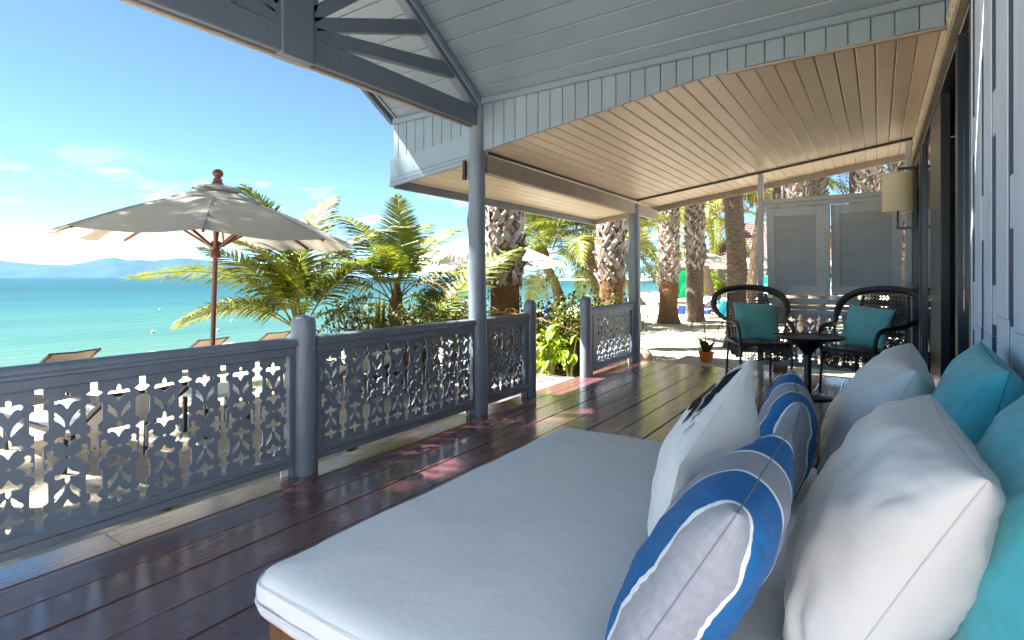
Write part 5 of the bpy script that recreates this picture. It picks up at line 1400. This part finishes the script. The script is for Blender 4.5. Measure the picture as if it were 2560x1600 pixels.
def booted_palm(px, d, r, zb, label, seed, h=6.2, boots_from=1.35, boot_s=1.0, mk='fibre', sc=1.25, nf=16, flare=.12, dens=1.0, lean=(0, 0), z0=None):
    x, y = camdir(px, d); z = gz(x, y) - .05 if z0 is None else z0
    t = thing('palm_tree', label, 'palm', (x, y, z), 'tall palms on the sand')
    pts = trunk_curve(x, y, z, h, lean, (0, 0))
    rf = lambda hh: r * (1 + flare * 2.0 * math.exp(-hh / .22) + .04 * sin(hh * 2 + seed) + (.06 if hh > boots_from + .3 else 0)) * (1 - .02 * hh)
    obj('trunk', trunk_mesh(pts, rf, seed, ring=.075, amp=.010), M[mk], t, smooth='all')
    rnd = random.Random(seed + 50); hh = boots_from; k = 0
    while hh < min(h - .3, 5.2):
        for j in range(9):
            a = j * 2 * pi / 9 + k * .35 + rnd.uniform(-.12, .12)
            i = hh / h * 32; b = pts[min(31, int(i))].lerp(pts[min(32, int(i) + 1)], i % 1); rr = rf(hh) * .93
            o = bpy.data.objects.new('leaf_base', BOOT); COL.objects.link(o); o.parent = t
            o.location = Vector((b.x + rr * cos(a), b.y + rr * sin(a), b.z + rnd.uniform(-.04, .04))) - t.location
            o.rotation_euler = (rnd.uniform(-.16, .22), (-1 if (j + k) % 2 else 1) * rnd.uniform(.45, .8), a - pi / 2)
            s = boot_s * rnd.uniform(.8, 1.15); o.scale = (s * rnd.uniform(.8, 1.3), s * rnd.uniform(.8, 1.5), s)
        hh += .075 / dens; k += 1
    if mk == 'fibre':      # loose fibres hanging on the lower trunk
        mb = MB()
        for _ in range(260):
            hh = rnd.uniform(.5, boots_from + .15); a = rnd.uniform(0, 2 * pi); rr = rf(hh) + .012
            p = Vector((x + rr * cos(a), y + rr * sin(a), z + hh)); da = rnd.uniform(-.5, .5)
            q = Vector((x + (rr + .02) * cos(a + da * .35), y + (rr + .02) * sin(a + da * .35), z + hh - rnd.uniform(.03, .16)))
            mm = (p + q) / 2 + Vector((cos(a), sin(a), 0)) * .025
            mb.tube([p, mm, q], .004, 3, caps=False)
        o = obj('fibre_fringe', mb, M['dry'], t)
    crown(t, (x + lean[0], y + lean[1], z + h + .1), nf, sc, seed + 9)
    return t
booted_palm(1262, 8.6, .245, 0, 'thick palm trunk directly behind the near log post, brown below and grey leaf bases above', 21, boots_from=1.42, h=7.6, nf=9, flare=.02)
booted_palm(1528, 11.0, .245, 0, 'thick palm trunk with silvery leaf bases left of the far log post', 22, boots_from=1.42, h=5.8, nf=12, flare=.03)
booted_palm(1671, 16.6, .275, 0, 'thick palm trunk with flared foot, left one of the pair on the sand', 23, boots_from=1.35, h=6.6, nf=14, flare=.30, mk='fibre')
booted_palm(1737, 17.4, .265, 0, 'thick palm trunk with flared grey foot, right one of the pair on the sand', 24, boots_from=1.75, h=6.6, nf=14, flare=.22, mk='barkgrey')
# ringed coconut trunk that leans, by the screen
x, y = camdir(1836, 10.9)
t = thing('coconut_palm', 'ringed grey-brown coconut trunk rising just left of the screen', 'palm', (x, y, gz(x, y)), 'tall palms on the sand')
P5 = []
for i in range(33):
    q = i / 32; h = 6.6 * q; off = .06 * sin(min(1, h / 2.0) * pi * .5) - .055 * max(0, h - 1.5) ** 1.15
    P5.append(Vector((x + off * cos(YAW), y + off * sin(YAW), gz(x, y) - .05 + h)))
obj('trunk', trunk_mesh(P5, lambda hh: .175 * (1 + .35 * math.exp(-hh / .18)) * (1.03 - .012 * hh), 31, ring=.155, amp=.013), M['barkgrey'], t, smooth='all')
crown(t, P5[-1], 14, 1.3, 77)

def coconut(px, d, pxt, pyt, r, label, seed, nf=14, sc=1.2, bow=0.0, kinds=None, z0=None, group='coconut palms along the beach', dead=2):
    """trunk from its foot at column px to a crown at column pxt and height seen at row pyt"""
    x, y = camdir(px, d); z = gz(x, y) - .05 if z0 is None else z0
    xt, yt = camdir(pxt, d + .3); zt = CAM_H + (693 - pyt) * (d + .3) / F_PX
    t = thing('coconut_palm', label, 'palm', (x, y, z), group)
    pts = []
    for i in range(25):
        q = i / 24; s = q ** 1.0; b = bow * sin(pi * q)
        pts.append(Vector((x + (xt - x) * s + b * cos(YAW), y + (yt - y) * s + b * sin(YAW), z + (zt - z) * q)))
    obj('trunk', trunk_mesh(pts, lambda hh: r * (1 + .5 * math.exp(-hh / .3)) * (1.03 - .05 * hh), seed, ring=.12, amp=.010, n=14, sub=4), M['barkgrey'], t, smooth='all')
    hb_ = MB().lathe([(r * .9, -.25), (r * 1.5, -.05), (r * 1.7, .1), (r * .8, .3), (.02, .42)], 12, (xt, yt, zt), wob=lambda a, zz: 1 + .15 * sin(4 * a + zz * 9)); obj('crown_shaft', hb_, M['fibre'], t, smooth='all')
    crown(t, (xt, yt, zt + .15), nf, sc, seed + 3, kinds=kinds, dead=dead)
    return t
coconut(1408, 16, 1352, 640, .15, 'pale coconut trunk leaning left under the white parasol edge', 41, bow=.16, sc=1.05, kinds=[FRY[0], FR[1], FR[0]], nf=15)
coconut(1500, 15.5, 1466, 618, .14, 'small coconut palm with full crown left of the thick silvery trunk', 42, bow=.14, sc=.92, nf=16, kinds=[FR[0], FRY[0], FR[1], FR[3]])
coconut(1608, 30, 1540, 600, .20, 'coconut palm with bent foot seen just right of the far log post', 43, bow=-.5, sc=1.5, nf=14, kinds=[FRY[0], FR[0]])
coconut(1812, 33, 1768, 560, .22, 'slim leaning coconut trunk crossing in front of the tiled pavilion', 44, bow=.2, sc=1.5, nf=14, kinds=[FRY[0], FR[1], FRY[1]])
coconut(1785, 26, 1742, 480, .20, 'coconut palm behind the right thick trunk, crown hidden by the roof', 45, bow=-.15, sc=1.6, nf=16, kinds=[FRY[1], FR[0], FRY[0]])
coconut(1700, 40, 1640, 520, .22, 'distant coconut palm whose crown shows between the two thick trunks', 46, sc=1.9, nf=16, kinds=[FRY[1], FRY[0], FR[1]])
coconut(1870, 22, 1905, 500, .20, 'coconut palm behind the screen post with yellow-green fronds', 47, sc=1.4, nf=14, kinds=[FRY[1], FRY[0], FR[1]])
# palms seen above the privacy screen
for i, (px, d, r, lab) in enumerate(((1945, 17, .16, 'slim palm trunk seen above the screen, leftmost there'), (1992, 14, .25, 'palm trunk thick with grey leaf bases above the left shutter'), (2040, 14.5, .22, 'palm trunk with yellowish leaf bases above the gap of the shutters'),
                               (2140, 15, .16, 'dark slim palm trunk above the right shutter'), (2172, 13, .22, 'palm trunk with pale yellow leaf bases above the right shutter'), (2250, 15, .25, 'palm trunk behind the wall lamp seen over the screen'))):
    if r < .2: coconut(px, d, px - 6, 120 if i else 300, r, lab, 60 + i, nf=10, sc=1.2)
    else: booted_palm(px, d, r, 0, lab, 60 + i, h=6.0, boots_from=2.0, nf=10, mk='barkgrey', boot_s=1.05)
# unseen tall palms to seaward, placed so their crowns shade the deck and parasol
def shade_palm(x, y, cx, cy, cz, seed, label, sc=1.35, nf=20):
    t = thing('coconut_palm', label, 'palm', (x, y, gz(x, y)), 'tall palms beside the deck')
    z = gz(x, y) - .1
    pts = [Vector((x + (cx - x) * (i / 24) ** 1.2, y + (cy - y) * (i / 24) ** 1.2, z + (cz - z) * i / 24)) for i in range(25)]
    obj('trunk', trunk_mesh(pts, lambda hh: .17 * (1 + .5 * math.exp(-hh / .3)) * (1.0 - .03 * hh), seed, ring=.13, amp=.012, n=14, sub=4), M['barkgrey'], t, smooth='all')
    crown(t, (cx, cy, cz), nf, sc, seed + 5, dead=0, kinds=[FR[0], FR[1], FR[2]])
shade_palm(-8.6, -3.2, -8.3, -2.6, 7.6, 81, 'tall coconut palm leaning over the near left of the deck, outside the frame', 1.4, 9)
shade_palm(-12.2, -.4, -11.5, .2, 8.4, 83, 'tall coconut palm beyond the left edge of the view, over the parasol', 1.45, 6)
shade_palm(-7.9, -1.4, -7.3, -.3, 7.2, 85, 'coconut palm nearest the railing just outside the left edge', 1.06, 24)

# ---------------------------------------------------------------- shrubs
def leaf_quad(mb, p, a, up, w):
    """one folded leaf: two small faces meeting at the midrib"""
    s = a.cross(up)
    if s.length < 1e-4: return
    s = s.normalized() * w; m = p + a * .5 - up * .0; tip = p + a; o = len(mb.v)
    mb.v += [tuple(p), tuple(m + s + up * w * .4), tuple(tip), tuple(m - s + up * w * .4)]
    mb.f += [(o, o + 1, o + 2), (o, o + 2, o + 3)]
def shrub(px, d, w, h, nstem, label, seed, lm='leaf', lsize=.06, per=46, z0=None, spread=1.0, bare=.25, sm='stem', dens=2.2, group=None, loc=None):
    rnd = random.Random(seed); x, y = loc if loc else camdir(px, d); z = (gz(x, y) if z0 is None else z0)
    t = thing('shrub', label, 'shrub', (x, y, z), group); st = MB(); lf = MB()
    for i in range(nstem):
        a = rnd.uniform(0, 2 * pi); q = w / 2 * rnd.random() ** .6; hh = h * rnd.uniform(.65, 1.0)
        b = Vector((x + .25 * q * cos(a), y + .25 * q * sin(a), z - .05)); tip = Vector((x + q * cos(a), y + q * sin(a), z + hh)); mid = (b + tip) / 2 + Vector((rnd.uniform(-.1, .1), rnd.uniform(-.1, .1), 0)) * w
        st.tube([b, mid, tip], [.011, .007, .003], 4)
        for k in range(int(per * dens)):
            u = bare + (1 - bare) * rnd.random(); p = (b.lerp(mid, u * 2) if u < .5 else mid.lerp(tip, u * 2 - 1)) + Vector((rnd.gauss(0, 1), rnd.gauss(0, 1), rnd.gauss(0, .8))) * .06 * spread
            d_ = Vector((rnd.gauss(0, 1), rnd.gauss(0, 1), rnd.gauss(.3, .7))).normalized() * lsize * rnd.uniform(.6, 1.3)
            leaf_quad(lf, p, d_, Vector((rnd.gauss(0, .4), rnd.gauss(0, .4), 1)).normalized(), lsize * .33)
    obj('stem', st, M[sm], t); obj('foliage', lf, M[lm], t)
    return t
SH = [(862, 7.6, .7, 1.30, 12, 'thin twiggy shrub with pale dry stems between the two young palms', 'leaf', .06, 26), (905, 8.6, .9, 1.2, 16, 'sparse green shrub behind the spear leaves', 'leaf', .07, 34),
      (1000, 7.0, 1.1, 1.15, 22, 'tangled yellow-green shrub at the foot of the second young palm', 'leafmid', .07, 50), (1068, 8.8, .8, 1.45, 14, 'loose leafy shrub in front of the half hidden parasol pole', 'leaf', .07, 36),
      (1120, 6.9, .7, 1.15, 12, 'small-leaved shrub just left of the near log post', 'leafmid', .06, 40), (1165, 8.4, .6, 1.3, 10, 'airy shrub with white-green leaves beside the near log post', 'leaf', .065, 34),
      (925, 6.8, .6, .85, 12, 'low dry shrub behind the railing below the spear leaves', 'dry', .07, 24), (1040, 6.9, .6, .9, 14, 'dry brown tangle at the foot of the slanting young palm', 'dry', .07, 30)]
M['leafmid'] = mat('yellow_green_leaf', (.055, .08, .01), .5, .4, .4, 2, base2=(.15, .16, .025), trans=.35, perobj=.15)
for i, (px, d, w, h, n, lab, lm, ls, per) in enumerate(SH): shrub(px, d, w, h, n, lab, 200 + i, lm, ls, per, group='shrubs behind the railing')
# the big bush seen through the stairs gap and smaller ones
shrub(1432, 8.5, 1.7, 1.25, 46, 'dense green bush seen through the gap in the railing', 300, 'leaf', .075, 60, spread=1.4, bare=.1)
shrub(1392, 7.9, 1.0, .95, 34, 'yellow-green bush in front of the dense bush in the railing gap', 301, 'leafmid', .07, 44, spread=1.2, bare=.1)
shrub(1560, 9.7, 1.0, 1.15, 16, 'loose dark green bush above the far railing panel', 302, 'leaf', .07, 40, spread=1.2)
shrub(1440, 8.0, .9, .55, 20, 'low reddish-green undergrowth by the step', 303, 'leafmid', .05, 40, bare=.0, spread=1.2)
# broad-leaved bright plant beside the gap
def broad_plant(px, d, label, seed, n=24, h=.95, spread=.28):
    rnd = random.Random(seed); x, y = camdir(px, d); z = gz(x, y)
    t = thing('broad_leaved_plant', label, 'plant', (x, y, z)); lm_ = MB(); blade(lm_, (0, 0, 0), (.21, 0, -.04), .105, .12, 8, .28); lm_ = lm_.mesh('leaf', M['leafbright'], recalc=False)
    st = MB()
    for s in range(5):
        a = rnd.uniform(0, 6.28); tp = Vector((x + spread * .7 * cos(a), y + spread * .7 * sin(a), z + h * rnd.uniform(.6, 1)))
        st.tube([(x, y, z - .05), tuple((Vector((x, y, z)) + tp) / 2 + Vector((0, 0, .06))), tuple(tp)], [.012, .009, .006], 5)
        for k in range(n // 5 + 1):
            u = rnd.uniform(.45, 1.0); p = Vector((x, y, z)).lerp(tp, u) + Vector((0, 0, .03)); az = rnd.uniform(0, 6.28)
            o = bpy.data.objects.new('leaf', lm_); COL.objects.link(o); o.parent = t; o.location = p - t.location
            o.rotation_euler = (rnd.uniform(-.3, .3), rnd.uniform(-.1, .95), az); o.scale = (rnd.uniform(.7, 1.15),) * 3
    obj('stem', st, M['rachis'], t)
broad_plant(1378, 7.3, 'bright yellow-green broad-leaved plant nearest the short post at the gap', 311, 34, 1.0, .34)
broad_plant(1425, 7.5, 'smaller bright broad-leaved plant in the middle of the gap', 312, 22, .72, .26)
broad_plant(1350, 7.05, 'low bright broad-leaved seedling beside the near post of the gap', 313, 14, .5, .2)
# small weeds at the edge of the deck
for i, (px, py, lab) in enumerate(((424, 1262, 'small green weed in the sand below the nearest railing panel'), (880, 1122, 'tiny green weed in the sand below the second railing panel'))):
    d = F_PX * (CAM_H + .32) / (py + 18 - 693); x, y = camdir(px, d)
    shrub(0, 0, .10, .10, 9, lab, 320 + i, 'leafmid', .022, 10, loc=(x, y), spread=.25, bare=.3)
# pale stones heaped under the bush
sr = random.Random(12)
for i in range(12):
    x, y = camdir(1345 + sr.uniform(0, 120), sr.uniform(7.2, 8.4)); r = sr.uniform(.07, .15)
    o = obj('stone', MB().lathe([(r * .6, -.05), (r, 0), (r * 1.02, r * .4), (r * .7, r * .8), (.004, r * .9)], 10, (0, 0, 0), wob=lambda a, z, q=i: 1 + .12 * sin(2 * a + q)), M['paleStone'] if 'paleStone' in M else M['cushbeach'], smooth='all', loc=(x, y, gz(x, y) - .02))
    tag(o, 'pale stone lying on the ground among the bushes of the railing gap', 'stone', 'pale stones under the bushes')

# ---------------------------------------------------------------- pavilion, hedge and things beyond the palms
pvx, pvy = camdir(1925, 40)
pv = thing('pavilion', 'open beach pavilion with reddish tiled hip roof and white posts', 'pavilion', (pvx, pvy, -.3), rotz=0)
PZ = gz(pvx, pvy)
def V(u, w, z): # local axes: u to the photo's right, w away
    return (pvx + u * cos(YAW) - w * sin(YAW), pvy + u * sin(YAW) + w * cos(YAW), z)
e0, e1 = 2.32, 5.2; hw_, hd = 4.9, 3.4
mb = MB(); rows = 16
def roofpanel(P0, P1, Q0, Q1):
    """overlapping tile courses between eave P0-P1 and top Q0-Q1"""
    m_ = MB(); P0, P1, Q0, Q1 = map(Vector, (P0, P1, Q0, Q1)); n = 46
    nrm = (P1 - P0).cross(Q0 - P0).normalized(); nrm = nrm if nrm.z > 0 else -nrm
    for r in range(rows):
        t0, t1 = r / rows, (r + 1) / rows + .012
        A, B = P0.lerp(Q0, t0), P1.lerp(Q1, t0); C_, D_ = P0.lerp(Q0, t1), P1.lerp(Q1, t1); o = len(m_.v)
        for k in range(n + 1):
            u = k / n; wv = .035 * (k % 2)
            m_.v += [tuple(A.lerp(B, u) + nrm * (.05 + wv)), tuple(C_.lerp(D_, u) + nrm * (.0 + wv))]
        m_.f += [(o + 2 * k, o + 2 * k + 2, o + 2 * k + 3, o + 2 * k + 1) for k in range(n)]
    return m_
c4 = [V(-hw_, -hd, e0), V(hw_, -hd, e0), V(hw_, hd, e0), V(-hw_, hd, e0)]; r0, r1 = V(-1.6, 0, e1), V(1.6, 0, e1)
obj('roof', roofpanel(c4[0], c4[1], r0, r1), M['tile'], pv); obj('roof', roofpanel(c4[3], c4[0], r0, r0), M['tile'], pv); obj('roof', roofpanel(c4[1], c4[2], r1, r1), M['tile'], pv); obj('roof', roofpanel(c4[2], c4[3], r1, r0), M['tile'], pv)
for a, b in ((0, 1), (1, 2), (2, 3), (3, 0)):
    A, B = Vector(c4[a]) - Vector((0, 0, .18)), Vector(c4[b]) - Vector((0, 0, .18)); obj('fascia', MB().beam(A, B, .12, .34, .01), M['white'], pv)
obj('soffit', MB().add([V(-hw_ + .1, -hd + .1, e0 - .2), V(hw_ - .1, -hd + .1, e0 - .2), V(hw_ - .1, hd - .1, e0 - .2), V(-hw_ + .1, hd - .1, e0 - .2)], [(0, 1, 2, 3)]), M['white'], pv)
for u, w in ((-3.9, -2.8), (-2.2, -2.8), (-.9, -2.8), (1.0, -2.8), (3.9, -2.8), (-4.0, 0), (-3.9, 2.8), (0, 2.8), (3.9, 2.8)):
    p = V(u, w, PZ); obj('post', MB().lathe([(.12, 0), (.12, e0 - PZ - .2)], 12, p), M['white'], pv)
obj('floor', MB().add([V(-4.6, -3.2, PZ + .06), V(4.6, -3.2, PZ + .06), V(4.6, 3.2, PZ + .06), V(-4.6, 3.2, PZ + .06)], [(0, 1, 2, 3)]), M['concrete'], pv)
fr_ = thing('white_railing', 'white topped dark lattice railing in front of the pavilion', 'railing', V(-.2, -3.6, PZ))
fr_.rotation_euler = (0, 0, 0)
obj('handrail', MB().beam(V(-3.0, -3.6, PZ + .95), V(4.5, -3.6, PZ + .95), .10, .06), M['white'], fr_)
mb = MB()
for k in range(64):
    u = -3.0 + 7.5 * k / 63; mb.beam(V(u, -3.6, PZ + .05), V(u + .12 * (k % 2) - .06, -3.6, PZ + .9), .03, .03, .002)
for zz in (.25, .5, .75): mb.beam(V(-3, -3.6, PZ + zz), V(4.5, -3.6, PZ + zz), .03, .03, .002)
obj('baluster_panel', mb, M['darkframe'], fr_)
# white table and chair by the palms
x, y = camdir(1797, 27); z = gz(x, y)
def U(u, w, zz, x=x, y=y, z=z): return (x + u * cos(YAW) - w * sin(YAW), y + u * sin(YAW) + w * cos(YAW), z + zz)
wt = thing('white_table', 'small white table on the sand before the pavilion', 'table', (x, y, z)); obj('tabletop', MB().beam(U(-.42, 0, .76), U(.32, 0, .76), .7, .05), M['white'], wt)
for u in (-.38, .28):
    for w in (-.3, .3): obj('leg', MB().beam(U(u, w, 0), U(u, w, .734), .055, .055, .004, up=(0, 1, 0)), M['white'], wt)
wc = thing('white_chair', 'white slatted chair beside the small white table', 'chair', U(.62, .1, 0)); mbx = MB()
for u in (.40, .84):
    obj('leg', MB().beam(U(u, -.12, 0), U(u, -.12, .44), .045, .045, .004, up=(0, 1, 0)), M['white'], wc); obj('leg', MB().beam(U(u, .32, 0), U(u, .36, .9), .045, .045, .004, up=(0, 1, 0)), M['white'], wc)
obj('seat', MB().beam(U(.38, .1, .45), U(.86, .1, .45), .46, .035), M['white'], wc)
for k in range(4): obj('slat', MB().beam(U(.425, .35, .56 + .1 * k), U(.815, .35, .56 + .1 * k), .03, .05), M['white'], wc)
# green netting fence behind
nx0, ny0 = camdir(1690, 58); nx1, ny1 = camdir(1960, 52)
tn = thing('net_fence', 'green netting fence far behind the parasols', 'fence', (nx0, ny0, -.4)); mb = MB(); NN = 40
for k in range(NN + 1):
    u = k / NN; xx, yy2 = nx0 + (nx1 - nx0) * u, ny0 + (ny1 - ny0) * u; mb.v += [(xx + .1 * sin(k * 1.3), yy2 + .15 * sin(k), -.6), (xx, yy2, 1.25 + .08 * sin(k * .9))]
mb.f = [(2 * k, 2 * k + 2, 2 * k + 3, 2 * k + 1) for k in range(NN)]
obj('netting', mb, M['green'], tn)
for k in range(0, NN + 1, 5): obj('post', MB().tube([(mb.v[2 * k][0], mb.v[2 * k][1] - .1, -.7), (mb.v[2 * k][0], mb.v[2 * k][1] - .1, 1.35)], .05, 6), M['stem'], tn)
tr_ = random.Random(8)
for i in range(17):
    px = 1668 + i * 34 + tr_.uniform(-10, 10); d = tr_.uniform(60, 78); x, y = camdir(px, d)
    far_tree(x, y, gz(x, y), tr_.uniform(4.5, 7.0) if i < 12 else 9, tr_.uniform(6, 8.5), 400 + i, 'bushy green tree behind the green netting fence, ' + ORD[i] + ' from the left', 'trees behind the netting fence', 'treeleaf' if i % 3 else 'leafmid', 12)
for i, (px, d, w, h) in enumerate(((1745, 36, 1.4, 1.6), (1778, 38, 1.8, 2.0), (1790, 33, 1.2, 1.2))):
    shrub(px, d, w, h, 22, ['bright green shrub by the white posts, left one', 'bright green shrub between the white posts and leaning trunk', 'low bright shrub before the white table'][i], 500 + i, 'leafbright', .16, 60, bare=0, spread=2.2)
# driftwood and rocks on the shore at the waterline
for i, (px, py, s) in enumerate(((1640, 741, .9), (1655, 744, .6), (1628, 746, .5), (1345, 800, .3), (1362, 792, .35), (1600, 748, .5))):
    d = F_PX * (CAM_H + 1.0) / (py - 693); x, y = camdir(px, d)
    o = obj('shore_rock', MB().lathe([(s * .9, -.3), (s, .0), (s * .8, s * .35), (s * .35, s * .55), (.01, s * .6)], 12, (0, 0, 0), wob=lambda a, z, q=i: 1 + .25 * sin(2 * a + q) + .1 * sin(5 * a)), M['rockm'], loc=(x, y, gz(x, y)), smooth=True)
    tag(o, ['largest brown rock at the waterline by the left thick trunk', 'medium brown rock right at the foot of the left thick trunk view', 'low rock at the waterline left of the largest rock', 'small rock on the sand behind the bush, left one', 'small rock on the sand behind the bush, right one', 'low rock near the foot of the bent palm'][i], 'rock')

# dry leaf bits and shells strewn over the sand
lr_ = random.Random(77); lt = MB()
for _ in range(1500):
    px = lr_.uniform(-200, 1900); d = lr_.uniform(3.6, 24) ; x, y = camdir(px, d)
    if x > -2.95 and y < 8.4: continue
    if x - shore(y) < 4: continue
    a = lr_.uniform(0, 6.28); L_ = lr_.uniform(.015, .06); z = gz(x, y) + .012
    leaf_quad(lt, Vector((x, y, z)), Vector((cos(a), sin(a), lr_.uniform(-.1, .3))) * L_, Vector((0, 0, 1)), L_ * lr_.uniform(.12, .4))
lo = obj('leaf_litter', lt, M['dry']); lo['kind'] = 'stuff'; lo['label'] = 'dry leaf bits strewn over the sand'
# ---------------------------------------------------------------- sea air: far things fade to blue
hm_ = bpy.data.materials.new('sea_haze'); hm_.use_nodes = True; hn = hm_.node_tree.nodes; hn.clear()
ho = hn.new('ShaderNodeOutputMaterial'); hv = hn.new('ShaderNodeVolumePrincipled'); hv.inputs['Color'].default_value = (.14, .42, .95, 1); hv.inputs['Density'].default_value = .000032; hv.inputs['Anisotropy'].default_value = .1
hm_.node_tree.links.new(hv.outputs[0], ho.inputs['Volume'])
hz = obj('haze', MB().box((-12500, -9500, -3.7), (9500, 14500, 260)), hm_); hz['kind'] = 'stuff'; hz['label'] = 'thin sea haze over the bay'
